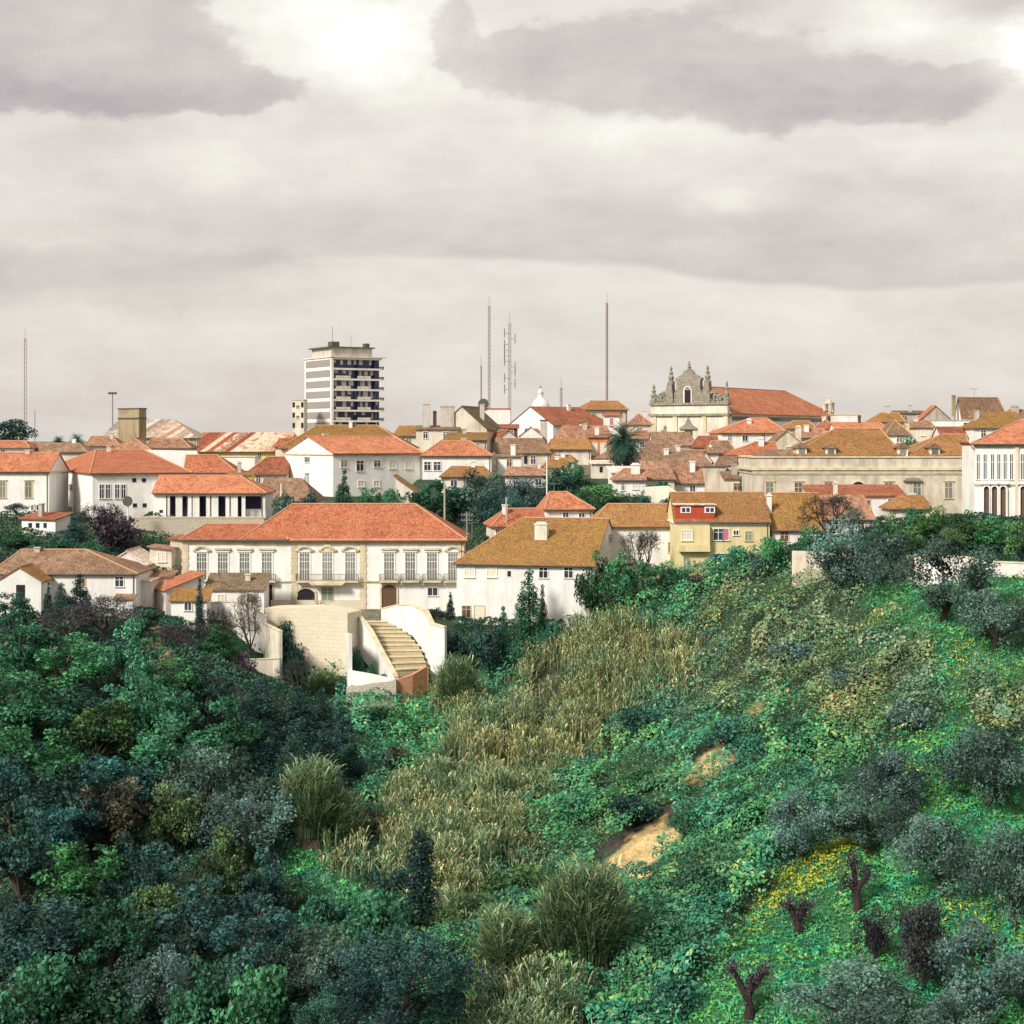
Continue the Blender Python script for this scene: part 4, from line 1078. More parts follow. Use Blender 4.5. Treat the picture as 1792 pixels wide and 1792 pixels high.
hs('pinkish house among roofs left of the right-hand mansion roof', 1594, 1634, 748, 775, 366, ('x', 1600, 1626, 737), 'cream', 'rose', D=7, caps=False)
hs('tall house with a steep brown roof and white end wall on the right skyline', 1682, 1762, 728, 765, 400, ('x', None, 1746, 697), 'white', 'old', D=12, yaw=14, xs=1672, chim=[(1669, 694, 720, 6, 0.2, 'ochre')])
hs('white house with a bright moss covered roof behind the right-hand white building', 1704, 1790, 748, 790, 342, ('x', 1730, None, 722), 'bright', 'moss', D=10, win=[('f', 1721, 754, 766, 8, 'std')], caps=False)
hs('low house with a dark red roof between the mansion and the mossy house', 1648, 1704, 766, 790, 346, ('x', None, None, 748), 'pink', 'red', D=8, caps=False)
hs('small orange roofed annexe wedged between mansion and white building', 1698, 1708, 792, 910, 276, ('sl', 780), 'bright', 'orange', D=5)
hs('house with a brown roof at the far right of the skyline', 1752, 1850, 742, 780, 384, ('x', 1766, None, 718), 'cream', 'old', D=10, chim=[(1776, 712, 735, 12, 0.4, 'grey')])
hs('low house with a red roof behind the white gabled house and tower', 690, 736, 762, 790, 400, ('x', 698, 726, 746), 'cream', 'amber', D=7, caps=False)
hs('low house with a dark red roof left of the white tower', 482, 512, 782, 800, 372, ('x', 488, 508, 768), 'cream', 'red', D=6, caps=False)

# ------------------------------------------------------------------ masts, poles, aerials
def mast(label, px, top, base, Y, w=0.9, cat='mast', arms=0, mat='mastgrey', thick=0.09, name='radio_mast'):
    p0 = at(px, base, Y); H = (base - top) / F * Y
    o = thing(name, label, cat, p0)
    legs = MB()
    P = [(w * math.cos(a), w * math.sin(a)) for a in (0.5, 2.6, 4.7)]
    for i in range(3): legs.tube([(P[i][0], P[i][1], -1), (P[i][0], P[i][1], H)], thick, 4, False)
    n = int(H / (w * 3.2))
    for k in range(n):
        z0, z1 = H * k / n, H * (k + 1) / n
        for i in range(3):
            a, b = P[i], P[(i + 1) % 3]
            legs.tube([(a[0], a[1], z0), (b[0], b[1], z1)], thick * 0.5, 3, False)
    legs.tube([(0, 0, H - 1), (0, 0, H + 3)], 0.06, 4)
    legs.build('lattice', 'banded', o)
    if arms:
        r2 = random.Random(int(px)); m = MB()
        for k in range(arms):
            z = H * (0.35 + 0.6 * k / arms); s2 = r2.choice((-1, 1))
            m.box(s2 * w, s2 * (w + 1.2), -0.08, 0.08, z, z + 0.15); m.tube([(s2 * (w + 1.2), 0, z - 1.2), (s2 * (w + 1.2), 0, z + 1.6)], 0.16, 5)
        m.build('antenna', 'mastgrey', o)
    return o


mast('tallest thin radio mast, leftmost of the tall pair above the white dish block', 856, 535, 745, 520, 0.36, thick=0.075)
mast('radio mast bristling with side antennas above the white bare gable', 892, 565, 745, 525, 0.42, arms=11, thick=0.065)
mast('very tall slim radio mast above the lone cream house on the skyline', 1062, 530, 735, 520, 0.30, thick=0.10)
mast('faint red and white radio mast above the dark round tree at the far left', 44, 592, 790, 560, 0.45, thick=0.06)
mast('short thin mast just left of the tallest radio mast', 842, 640, 745, 500, 0.18, thick=0.06)
mast('short pale mast right of the white dome', 982, 678, 745, 505, 0.35, thick=0.08)
o = thing('dish_antenna', 'dark round dish aerial on the white flat-roofed block', 'aerial', at(846, 717, 424))
MB().tube([(0, 0, -0.3), (0, 0, 1.0)], 0.12, 6).build('stand', 'steel', o)
MB().tube([(0, -0.35, 1.4), (0, -0.2, 1.4), (0, 0.1, 1.4)], [1.35, 1.1, 0.2], 14).build('reflector', 'iron', o)
o = thing('satellite_dish', 'dark satellite dish on a white pole beside the convent bush', 'dish', at(224, 905, 279))
MB().tube([(0, 0, -1), (0, 0, 2.2)], 0.1, 6).build('pole', 'frame', o)
MB().tube([(0, -0.3, 2.6), (0, -0.15, 2.6), (0, 0.1, 2.6)], [0.85, 0.7, 0.15], 12).build('reflector', 'iron', o)


def pole(label, px, top, base, Y, arms=1, name='utility_pole', cat='pole', mat='palewood', r=0.13):
    p0 = at(px, base, Y); H = (base - top) / F * Y
    o = thing(name, label, cat, p0)
    MB().tube([(0, 0, -1.5), (0, 0, H)], [r * 1.25, r], 7).build('post', mat, o)
    if arms:
        m = MB()
        for k in range(arms): m.box(-0.9, 0.9, -0.06, 0.06, H - 0.5 - k * 0.8, H - 0.38 - k * 0.8)
        for k in range(arms):
            for x in (-0.8, -0.35, 0.35, 0.8): m.tube([(x, 0, H - 0.38 - k * 0.8), (x, 0, H - 0.15 - k * 0.8)], 0.05, 5)
        m.build('crossarm', mat, o)
    return o


pole('pale utility pole in front of the dark garden tree behind the palace', 778, 848, 935, 262, 0)
pole('utility pole with crossarms at the right end of the coral palace roof', 817, 896, 945, 257, 2, mat='steel')
pole('pale utility pole in front of the grey green garden trees', 886, 870, 950, 259, 0)
pole('white pole rising above the small cream house with orange roof', 957, 800, 900, 279, 0, mat='frame', r=0.1)
pole('white pole beside the low pinkish brown roof', 492, 846, 900, 288, 0, mat='frame', r=0.11)
o = pole('tall floodlight pole with a cluster of lamps left of the ochre tower', 197, 690, 800, 420, 0, name='floodlight_pole', mat='steel', r=0.14)
Hh = (800 - 690) / F * 420
MB().box(-1.1, 1.1, -0.15, 0.15, Hh, Hh + 0.15).box(-1.0, -0.4, -0.3, 0.1, Hh + 0.15, Hh + 0.55).box(-0.25, 0.25, -0.3, 0.1, Hh + 0.15, Hh + 0.55).box(0.4, 1.0, -0.3, 0.1, Hh + 0.15, Hh + 0.55).build('lamp_cluster', 'iron', o)
pole('thin pole with a small round lamp right of the far left mast', 61, 718, 800, 430, 0, name='lamp_post', mat='steel', r=0.09)


def tvaerial(label, px, top, base, Y):
    p0 = at(px, base, Y); H = (base - top) / F * Y
    o = thing('tv_aerial', label, 'aerial', p0)
    MB().tube([(0, 0, -0.3), (0, 0, H)], 0.05, 5).build('post', 'steel', o)
    m = MB().box(-0.9, 0.9, -0.03, 0.03, H - 0.1, H - 0.04)
    for k in range(7): m.box(-0.85 + k * 0.28, -0.81 + k * 0.28, -0.4, 0.4, H - 0.04, H)
    m.build('antenna', 'steel', o)


tvaerial('television aerial on the ridge of the small cream house with orange roof', 970, 846, 864, 271)
tvaerial('television aerial above the right end of the palace roof', 826, 914, 942, 256)
tvaerial('television aerial on the roof of the steep brown house on the skyline', 1705, 680, 698, 404)
# ------------------------------------------------------------------ the ground
CT = [  # (px, py, distance): where the ground lies
    (-300, 1792, 140), (0, 1850, 140), (250, 1830, 140), (480, 1830, 138), (700, 1830, 134), (1000, 1800, 132), (1300, 1792, 128), (1792, 1792, 122), (2100, 1700, 120),
    (0, 1560, 165), (250, 1520, 170), (-300, 1500, 170), (120, 1300, 192), (350, 1350, 195), (-250, 1250, 200), (0, 1180, 212), (200, 1160, 218), (420, 1210, 212),
    (500, 1400, 182), (600, 1255, 220), (650, 1345, 204), (560, 1520, 172), (700, 1510, 172), (800, 1650, 150), (620, 1650, 152), (400, 1650, 155), (150, 1680, 152),
    (1792, 1500, 148), (1792, 1250, 170), (1792, 1066, 189), (2100, 1000, 190), (2100, 1300, 160), (1700, 1042, 196), (1600, 1026, 203), (1420, 1005, 215), (1260, 1030, 230),
    (1100, 1075, 238), (1000, 1115, 238), (880, 1170, 236), (780, 1200, 232), (1000, 1225, 222), (1200, 1170, 219), (1400, 1165, 200), (1600, 1165, 184),
    (1000, 1350, 199), (850, 1330, 205), (880, 1450, 182), (1200, 1345, 187), (1400, 1340, 174), (1600, 1340, 164), (1050, 1510, 168), (1300, 1510, 156), (1550, 1510, 149),
    (1300, 1660, 141), (1550, 1660, 135), (1050, 1660, 146),
    (500, 1205, 236), (560, 1212, 234), (640, 1225, 223), (720, 1215, 224), (560, 1064, 246), (760, 1090, 240), (680, 1090, 250),
    (0, 1080, 232), (130, 1078, 233), (300, 1095, 233), (440, 1165, 229), (360, 1110, 235), (-250, 1080, 235),
    (200, 950, 268), (60, 945, 268), (350, 950, 283), (150, 912, 292), (-250, 930, 290), (-300, 850, 350), (500, 890, 315), (640, 900, 300), (700, 915, 290), (900, 945, 272),
    (1060, 915, 284), (1100, 868, 310), (1250, 990, 252), (1180, 890, 288), (1500, 925, 268), (1500, 915, 285), (1750, 930, 232), (2000, 920, 240), (1560, 960, 222), (1700, 955, 214),
    (1300, 870, 305), (900, 850, 340), (600, 820, 400), (1200, 800, 395), (300, 806, 370), (1600, 785, 380), (1900, 800, 350), (60, 810, 350), (900, 775, 440), (500, 790, 460), (1400, 775, 440), (100, 785, 460), (1800, 775, 460),
]
CP = np.array([tuple(at(*c)) for c in CT])
XY = CP[:, :2] / 100.0; ZC = CP[:, 2]


def tps(d):
    return np.where(d > 1e-9, d * d * np.log(np.maximum(d, 1e-9)), 0.0)


n_ = len(XY)
A = np.zeros((n_ + 3, n_ + 3))
A[:n_, :n_] = tps(np.linalg.norm(XY[:, None] - XY[None], axis=2)) + np.eye(n_) * 0.002
A[:n_, n_] = 1; A[:n_, n_ + 1:] = XY; A[n_, :n_] = 1; A[n_ + 1:, :n_] = XY.T
WT = np.linalg.solve(A, np.concatenate([ZC, [0, 0, 0]]))


def sstep(a, b, x):
    t = np.clip((x - a) / (b - a), 0, 1); return t * t * (3 - 2 * t)


def vnoise(x, y, sc, seed):
    """smooth value noise"""
    r = np.random.RandomState(seed).rand(256, 256)
    u, v = x / sc + 1000.3, y / sc + 1000.7
    i, j = np.floor(u).astype(int), np.floor(v).astype(int)
    fu, fv = u - i, v - j
    fu = fu * fu * (3 - 2 * fu); fv = fv * fv * (3 - 2 * fv)
    g = lambda a, b: r[a % 256, b % 256]
    return (g(i, j) * (1 - fu) + g(i + 1, j) * fu) * (1 - fv) + (g(i, j + 1) * (1 - fu) + g(i + 1, j + 1) * fu) * fv


def domes(x, y, cell, seed):
    """rounded shrub tops on a scattered lattice: height 0..1 and a number for each shrub"""
    r = np.random.RandomState(seed).rand(3, 128, 128)
    ci, cj = np.floor(x / cell).astype(int), np.floor(y / cell).astype(int)
    best = np.zeros(x.shape); idn = np.zeros(x.shape)
    for a in (-1, 0, 1):
        for b in (-1, 0, 1):
            i, j = ci + a, cj + b
            u, v, w = (q[i % 128, j % 128] for q in r)
            rad = cell * (0.62 + 0.38 * w)
            d2 = ((x - (i + u) * cell) ** 2 + (y - (j + v) * cell) ** 2) / rad ** 2
            hgt = np.sqrt(np.clip(1 - d2, 0, 1)) * (0.45 + 0.55 * w)
            k = hgt > best
            best = np.where(k, hgt, best); idn = np.where(k, (w * 7.7 + u * 3.1) % 1.0, idn)
    return best, idn


def h_raw(x, y):
    x = np.asarray(x, float); y = np.asarray(y, float)
    sh = x.shape
    xf, yf = x.ravel(), y.ravel()
    xe = np.clip(xf, -0.42 * np.maximum(yf, 120), 0.42 * np.maximum(yf, 120))
    ye = np.clip(yf, 122, 455)
    out = np.empty(len(xf))
    for k in range(0, len(xf), 20000):
        q = np.stack([xe[k:k + 20000], ye[k:k + 20000]], 1) / 100
        out[k:k + 20000] = tps(np.linalg.norm(q[:, None] - XY[None], axis=2)) @ WT[:n_] + WT[n_] + q @ WT[n_ + 1:]
    out = np.clip(out, -56, 3)
    fa = sstep(400, 520, yf); out = out * (1 - fa) + (-3.0 - 0.002 * np.minimum(yf, 2500)) * fa
    prof = np.maximum(-2.0 - 0.5 * np.maximum(yf, 0), -46)
    fn = 1 - sstep(85, 125, yf); out = out * (1 - fn) + prof * fn
    nz = (vnoise(xf, yf, 14, 3) - .5) * 2.4 + (vnoise(xf, yf, 7, 1) - .5) * 2.0 + (vnoise(xf, yf, 3.0, 2) - .5) * 0.9
    out += nz * sstep(60, 110, yf) * (1 - sstep(225, 250, yf))
    for P0, u, v, W, D, z in PADS:
        lx = (xf - P0.x) * u.x + (yf - P0.y) * u.y
        ly = (xf - P0.x) * v.x + (yf - P0.y) * v.y
        dx = np.maximum(np.maximum(-lx, lx - W), 0); dy = np.maximum(np.maximum(-ly, ly - D), 0)
        w = 1 - sstep(0.8, 4.0, np.hypot(dx, dy))
        out = out * (1 - w) + z * w
    return out.reshape(sh)


GX = np.concatenate([[-3000, -1500, -700, -400, -250, -180, -140], np.arange(-115, 115.1, 1.0), [140, 180, 250, 400, 700, 1500, 3000]])
GY = np.concatenate([[-300, -150, -60, -20, 0, 15, 30, 45, 60, 75], np.arange(85, 300, 0.9), np.arange(300, 460, 2.0), [470, 490, 520, 600, 750, 1000, 1500, 2500, 5000, 9000]])
GXX, GYY = np.meshgrid(GX, GY)
GZ = h_raw(GXX, GYY)


def H(x, y):
    x = np.asarray(x, float); y = np.asarray(y, float)
    i = np.clip(np.searchsorted(GX, x) - 1, 0, len(GX) - 2); j = np.clip(np.searchsorted(GY, y) - 1, 0, len(GY) - 2)
    fu = (x - GX[i]) / (GX[i + 1] - GX[i]); fv = (y - GY[j]) / (GY[j + 1] - GY[j])
    return (GZ[j, i] * (1 - fu) + GZ[j, i + 1] * fu) * (1 - fv) + (GZ[j + 1, i] * (1 - fu) + GZ[j + 1, i + 1] * fu) * fv


def ground(px, py):
    """where the line of sight through a picture point meets the ground"""
    Ys = np.arange(100, 420, 0.5)
    g = H((px - CX) / F * Ys, Ys); r = -(py - HZ) / F * Ys
    k = np.nonzero(g >= r)[0]
    Y = Ys[k[0]] if len(k) else 300.0
    return Vector(((px - CX) / F * Y, Y, float(H((px - CX) / F * Y, Y))))


# plant zones, as outlines on the slope
def inside(poly, x, y):
    c = np.zeros(x.shape, bool)
    n = len(poly)
    for i in range(n):
        (x0, y0), (x1, y1) = poly[i], poly[(i + 1) % n]
        if y0 == y1: continue
        k = ((y0 > y) != (y1 > y)) & (x < (x1 - x0) * (y - y0) / (y1 - y0) + x0)
        c ^= k
    return c


Z_GRASS = [[(1465, 1005), (3200, 975), (3200, 1900), (1110, 1900), (1240, 1690), (1340, 1560), (1440, 1460), (1540, 1330), (1655, 1230), (1640, 1180), (1560, 1110)],
           [(480, 1470), (560, 1480), (640, 1530), (720, 1600), (640, 1640), (560, 1580), (490, 1540)],
           [(690, 1225), (780, 1185), (890, 1150), (880, 1200), (760, 1275)],
           [(350, 1098), (440, 1125), (480, 1158), (440, 1160), (380, 1140)]]
Z_BRAMBLE = [[(1230, 1040), (1460, 990), (1500, 1060), (1630, 1140), (1650, 1270), (1490, 1325), (1380, 1240), (1200, 1160)], [(1690, 1190), (3200, 1150), (3200, 1240), (1700, 1300)],
             [(1180, 1130), (1330, 1200), (1290, 1260), (1150, 1240)]]
Z_REED = [[(985, 1075), (1080, 1060), (1150, 1080), (1225, 1095), (1205, 1160), (1100, 1215), (1050, 1285), (985, 1355), (890, 1410), (930, 1430), (965, 1470), (900, 1500), (830, 1540), (770, 1600), (720, 1560), (680, 1500), (650, 1450), (690, 1380), (760, 1310), (850, 1260), (905, 1205), (900, 1150), (945, 1110)],
          [(840, 1670), (900, 1640), (960, 1660), (1010, 1740), (1060, 1830), (820, 1830)], [(760, 1190), (850, 1180), (850, 1250), (790, 1280)], [(590, 1400), (640, 1420), (620, 1500), (560, 1500)]]
Z_FERN = [[(790, 1620), (880, 1510), (975, 1500), (960, 1560), (860, 1650), (800, 1670)], [(1050, 1350), (1170, 1330), (1160, 1420), (1080, 1410)]]
Z_SOIL = [[(1036, 1520), (1100, 1462), (1176, 1432), (1182, 1470), (1120, 1535), (1050, 1550)], [(1188, 1370), (1268, 1284), (1284, 1310), (1236, 1378)], [(1305, 1250), (1345, 1212), (1348, 1240), (1318, 1258)],
          [(246, 1100), (275, 1096), (300, 1160), (280, 1180)]]
Z_BARE = [[(1040, 1440), (1160, 1400), (1175, 1428), (1100, 1458), (1045, 1500)]]


Z_LOW = [(770, 1050), (1010, 1050), (990, 1100), (890, 1170), (770, 1180)]
Z_PAVED = [(606, 1050), (790, 1050), (785, 1165), (745, 1185), (690, 1200), (604, 1200)]
Z_GARDEN = [[(540, 800), (1120, 780), (1140, 960), (540, 960)], [(-200, 880), (300, 905), (300, 1000), (-200, 1100)], [(1200, 880), (3200, 880), (3200, 1060), (1200, 1060)]]


def zones(x, y, z, jit=None):
    px = x / y * F + CX + (vnoise(x, y, 2.2, 5) - .5) * 34
    py = HZ - z / y * F + (vnoise(x, y, 2.2, 6) - .5) * 26
    px0, py0 = px, py
    if jit is not None: px, py = px + jit[0] * 15, py + jit[1] * 13
    k = np.where(px > 600 + (py - 1250) * 0.25, 2, 0)                   # 2 leafy creeper on the right, 0 wood floor on the left
    for code, Z in ((1, Z_GRASS), (3, Z_BRAMBLE), (7, Z_FERN), (4, Z_REED), (5, Z_SOIL), (6, Z_BARE)):
        for p in Z: k = np.where(inside(p, px, py - (38 if code == 4 else 0)), code, k)
    k = np.where((y > 246) | (py < 1000), 8, k)
    if jit is not None: k = np.where(inside(Z_SOIL[0], px0, py0) | inside(Z_SOIL[1], px0, py0), 5, k)
    k = np.where(inside(Z_LOW, px0, py0) & (k == 2), 9, k)
    if jit is not None: k = np.where(inside(Z_PAVED, px0, py0) & (y > 226), 8, k)
    for p in Z_GARDEN: k = np.where(inside(p, px, py) & (k == 8) & (y < 330), 9, k)
    return k


gx, gy, gz = GXX.ravel(), GYY.ravel(), GZ.ravel()
zn = zones(gx, np.maximum(gy, 1.0), gz)
PAL = np.array([(0.035, 0.038, 0.030), (0.035, 0.12, 0.048), (0.028, 0.055, 0.030), (0.032, 0.055, 0.028), (0.065, 0.065, 0.036), (0.50, 0.35, 0.16), (0.055, 0.045, 0.035), (0.05, 0.10, 0.04), (0.17, 0.15, 0.10), (0.035, 0.06, 0.035)])
gc = PAL[zn] * (0.75 + 0.5 * vnoise(gx, gy, 2.0, 9))[:, None]
nx, ny = len(GX), len(GY)
I = (np.arange(ny - 1)[:, None] * nx + np.arange(nx - 1)[None]).ravel()
quads = np.stack([I, I + 1, I + 1 + nx, I + nx], 1)


def np_mesh(name, V, Q, colr, mat, smooth=False):
    me = bpy.data.meshes.new(name)
    V = np.asarray(V, np.float32); Q = np.asarray(Q, np.int32)
    me.vertices.add(len(V)); me.vertices.foreach_set('co', V.ravel())
    me.loops.add(Q.size); me.loops.foreach_set('vertex_index', Q.ravel())
    me.polygons.add(len(Q)); me.polygons.foreach_set('loop_start', np.arange(0, Q.size, Q.shape[1], dtype=np.int32))
    try: me.polygons.foreach_set('loop_total', np.full(len(Q), Q.shape[1], np.int32))
    except Exception: pass
    if smooth: me.polygons.foreach_set('use_smooth', np.ones(len(Q), bool))
    if colr is not None:
        ca = me.color_attributes.new('Col', 'FLOAT_COLOR', 'POINT')
        ca.data.foreach_set('color', np.concatenate([np.asarray(colr, np.float32), np.ones((len(V), 1), np.float32)], 1).ravel())
    me.update(calc_edges=True); me.validate()
    me.materials.append(M[mat] if isinstance(mat, str) else mat)
    return me


n = N('ground_soil_and_turf')
vc = n.n('ShaderNodeVertexColor', layer_name='Col')
tc = n.n('ShaderNodeTexCoord')
a = n.noise(tc.outputs['Object'], 0.9, 6, 0.65); b = n.noise(tc.outputs['Object'], 5.0, 5, 0.6)
c_ = n.mix(1.0, vc.outputs[0], n.ramp(a, [(0.3, 0.5), (0.7, 1.35)]), 'MULTIPLY')
c_ = n.mix(1.0, c_, n.ramp(b, [(0.3, 0.6), (0.7, 1.3)]), 'MULTIPLY')
M['ground'] = n.out(c_, 0.95, n.math('ADD', a, n.math('MULTIPLY', b, 0.4)), 0.9, 0.25)
tag(link('ground', np_mesh('ground', np.stack([gx, gy, gz], 1), quads, gc, 'ground', True)), None, None, None, 'structure')

# ------------------------------------------------------------------ leaf clouds
RS = np.random.RandomState(11)


def leaves(pos, size, col, out=None, flat=0.0, asp=0.6, rs=RS):
    """one rhombic leaf at each point; out: preferred facing"""
    n = len(pos)
    nrm = rs.normal(size=(n, 3))
    nrm /= np.linalg.norm(nrm, axis=1)[:, None]
    if out is not None:
        nrm = nrm * (1 - flat) + out * flat * 1.5
        nrm /= np.linalg.norm(nrm, axis=1)[:, None] + 1e-9
    t = rs.normal(size=(n, 3)); t -= nrm * (t * nrm).sum(1)[:, None]; t /= np.linalg.norm(t, axis=1)[:, None] + 1e-9
    b = np.cross(nrm, t)
    s = np.asarray(size).reshape(-1, 1) * np.ones((n, 1))
    V = np.stack([pos - t * s * 0.5, pos + b * s * 0.5 * asp + nrm * s * 0.08, pos + t * s * 0.5, pos - b * s * 0.5 * asp + nrm * s * 0.08], 1).reshape(-1, 3)
    Q = np.arange(4 * n).reshape(n, 4)
    return V, Q, np.repeat(col, 4, axis=0)


def sphere(n, rs=RS):
    d = rs.normal(size=(n, 3)); return d / np.linalg.norm(d, axis=1)[:, None]


def clump_cloud(cs, rads, per, sizes, lums, rs, squash=0.8, fill=0.12):
    P, S, L, O = [], [], [], []
    for c, r, lu in zip(cs, rads, lums):
        k = int(per * (r ** 1.6)); d = sphere(k, rs)
        rad = r * (1 - 0.45 * rs.rand(k) ** 1.5)
        inn = rs.rand(k) < fill; rad[inn] *= rs.rand(inn.sum())
        p = d * rad[:, None]; p[:, 2] *= squash
        P.append(p + c); S.append(sizes[0] + (sizes[1] - sizes[0]) * rs.rand(k)); O.append(d)
        L.append(lu * (0.72 + 0.56 * rs.rand(k)))
    P, S, L, O = np.concatenate(P), np.concatenate(S), np.concatenate(L), np.concatenate(O)
    return P, S, np.stack([L * (0.92 + 0.16 * rs.rand(len(L))), L, L * (0.9 + 0.2 * rs.rand(len(L)))], 1), O


def limbs(m, rs, base_r, fork, tips, lean=(0, 0)):
    m.tube([(0, 0, -0.8), (lean[0] * 0.4, lean[1] * 0.4, fork * 0.5), (lean[0], lean[1], fork)], [base_r * 1.35, base_r, base_r * 0.8], 7)
    for t in tips:
        mid = (lean[0] + (t[0] - lean[0]) * 0.45 + rs.normal() * .15, lean[1] + (t[1] - lean[1]) * 0.45 + rs.normal() * .15, fork + (t[2] - fork) * 0.55)
        m.tube([(lean[0], lean[1], fork - 0.15), mid, tuple(t)], [base_r * 0.6, base_r * 0.4, base_r * 0.14], 5)


def make_variant(kind, seed):
    rs = np.random.RandomState(seed)
    tr = MB()
    if kind in ('round', 'olive', 'garden', 'grove'):
        nc = 40 if kind != 'olive' else 34
        if kind == 'grove': nc = 90
        d = sphere(nc, rs); d[:, 2] = d[:, 2] * 0.9 + 0.12
        q = 0.42 + 0.62 * rs.rand(nc) ** 0.7
        lob = 1 + 0.32 * np.sin(np.arctan2(d[:, 1], d[:, 0]) * 3 + seed) * np.cos(d[:, 2] * 3 + seed)
        if kind == 'grove': nc = 90
        zc = 3.5 if kind in ('round', 'grove') else 2.5
        cs = d * q[:, None] * lob[:, None] * np.array([2.55, 2.55, 2.5 if kind in ('round', 'grove') else 2.0]) + np.array([rs.normal() * .2, rs.normal() * .2, zc])
        rads = 0.36 + 0.72 * rs.rand(nc) ** 1.3
        lum = 0.40 + 1.45 * rs.rand(nc) ** 1.4
        if kind == 'olive': P, S, L, O = clump_cloud(cs, rads * 1.1, 330, (0.12, 0.30), lum, rs, 0.9, 0.25)
        elif kind == 'grove': P, S, L, O = clump_cloud(cs, rads * 0.72, 520, (0.07, 0.19), lum, rs, 0.85, 0.2)
        elif kind == 'garden': P, S, L, O = clump_cloud(cs, rads, 140, (0.16, 0.42), lum, rs, 0.85)
        else: P, S, L, O = clump_cloud(cs, rads, 150, (0.15, 0.44), lum, rs, 0.8)
        V, Q, C_ = leaves(P, S, L, O, 0.25, 0.5 if kind == 'olive' else 0.62, rs)
        limbs(tr, rs, 0.22, 1.0 if kind == 'round' else 0.8, [tuple(c) for c in cs[:7]], (rs.normal() * .3, rs.normal() * .2))
        nom = (6.0, 6.6) if kind in ('round', 'grove') else (4.9, 4.8) if kind == 'olive' else (6.0, 5.4)
    elif kind in ('conifer', 'spire'):
        nl = 13; cs, rads = [], []
        for i in range(nl):
            z = 0.9 + 6.6 * i / (nl - 1); r = (1 - i / nl) ** 0.8 * (1.75 if kind == 'conifer' else 1.2)
            for k in range(5 if i < 9 else 2):
                t = 2 * math.pi * (k / 5 + rs.rand() * .3); q = r * (0.6 + 0.5 * rs.rand())
                cs.append((q * math.cos(t), q * math.sin(t), z - 0.25 * q + rs.normal() * .15)); rads.append(0.42 + 0.5 * r * .5)
        P, S, L, O = clump_cloud(np.array(cs), rads, 170, (0.18, 0.36), 0.55 + 0.8 * rs.rand(len(cs)), rs, 0.8)
        V, Q, C_ = leaves(P, S, L, O, 0.2, 0.5, rs)
        tr.tube([(0, 0, -0.8), (0, 0, 7.6)], [0.22, 0.03], 6); nom = (4.0, 8.0)
    elif kind == 'column':
        cs = []; rads = []
        for i in range(40):
            z = 0.6 + 8.0 * rs.rand(); r = 0.75 * math.sin(min(1, (9.2 - z) / 4.0) * math.pi / 2) * min(1, 0.5 + z / 2)
            t = rs.rand() * 6.28; cs.append((r * .7 * math.cos(t), r * .7 * math.sin(t), z)); rads.append(0.28 + 0.3 * r)
        P, S, L, O = clump_cloud(np.array(cs), rads, 420, (0.14, 0.28), 0.5 + 0.8 * rs.rand(40), rs, 1.5)
        V, Q, C_ = leaves(P, S, L, O, 0.3, 0.5, rs); tr.tube([(0, 0, -0.8), (0, 0, 8)], [0.16, 0.03], 6); nom = (2.0, 9.0)
    elif kind == 'bush':
        nc = 22; d = sphere(nc, rs); d[:, 2] = np.abs(d[:, 2])
        cs = d * (0.5 + 0.5 * rs.rand(nc))[:, None] * np.array([1.6, 1.6, 1.7]) + np.array([0, 0, 0.55])
        P, S, L, O = clump_cloud(cs, 0.5 + 0.4 * rs.rand(nc), 130, (0.18, 0.36), 0.55 + 0.9 * rs.rand(nc), rs, 0.85)
        V, Q, C_ = leaves(P, S, L, O, 0.25, 0.6, rs)
        for k in range(5):
            t = k * 1.26 + rs.rand(); tr.tube([(0, 0, -0.5), (0.5 * math.cos(t), 0.5 * math.sin(t), 0.7), (1.1 * math.cos(t), 1.1 * math.sin(t), 1.7)], [0.09, 0.06, 0.02], 5)
        nom = (4.0, 2.8)
    elif kind == 'umbrella':
        nc = 20; t = rs.rand(nc) * 6.28; q = np.sqrt(rs.rand(nc)) * 2.4
        cs = np.stack([q * np.cos(t), q * np.sin(t), 4.9 - q * q * 0.10 + rs.normal(size=nc) * .2], 1)
        P, S, L, O = clump_cloud(cs, 0.6 + 0.4 * rs.rand(nc), 120, (0.16, 0.32), 0.6 + 0.7 * rs.rand(nc), rs, 0.6)
        V, Q, C_ = leaves(P, S, L, O, 0.25, 0.5, rs); limbs(tr, rs, 0.2, 3.6, [tuple(c) for c in cs[:6]]); nom = (6.0, 5.8)
    elif kind == 'bare':
        ends = []
        tr.tube([(0, 0, -0.8), (0.1, 0, 1.2)], [0.25, 0.18], 6)
        def br(p, d, L_, r, lv):
            q = p + d * L_; mdl = (p + q) / 2 + Vector(rs.normal(size=3)) * L_ * .06
            tr.tube([p, mdl, q], [r, r * .8, r * .55], 5 if lv < 2 else 3, False)
            if lv >= 4: ends.append(q); return
            for k in range(3 if lv < 3 else 4):
                nd = (d + Vector(rs.normal(size=3)) * 0.55 + Vector((0, 0, 0.12))).normalized()
                br(q if k else mdl.lerp(q, .7), nd, L_ * 0.72, r * 0.58, lv + 1)
        for k in range(4):
            t = k * 1.57 + rs.rand(); br(Vector((0.1, 0, 1.1)), Vector((math.cos(t) * .6, math.sin(t) * .6, 0.8)).normalized(), 1.6, 0.13, 0)
        E = np.array(ends)
        P = np.concatenate([E + rs.normal(size=E.shape) * 0.18 for _ in range(6)])
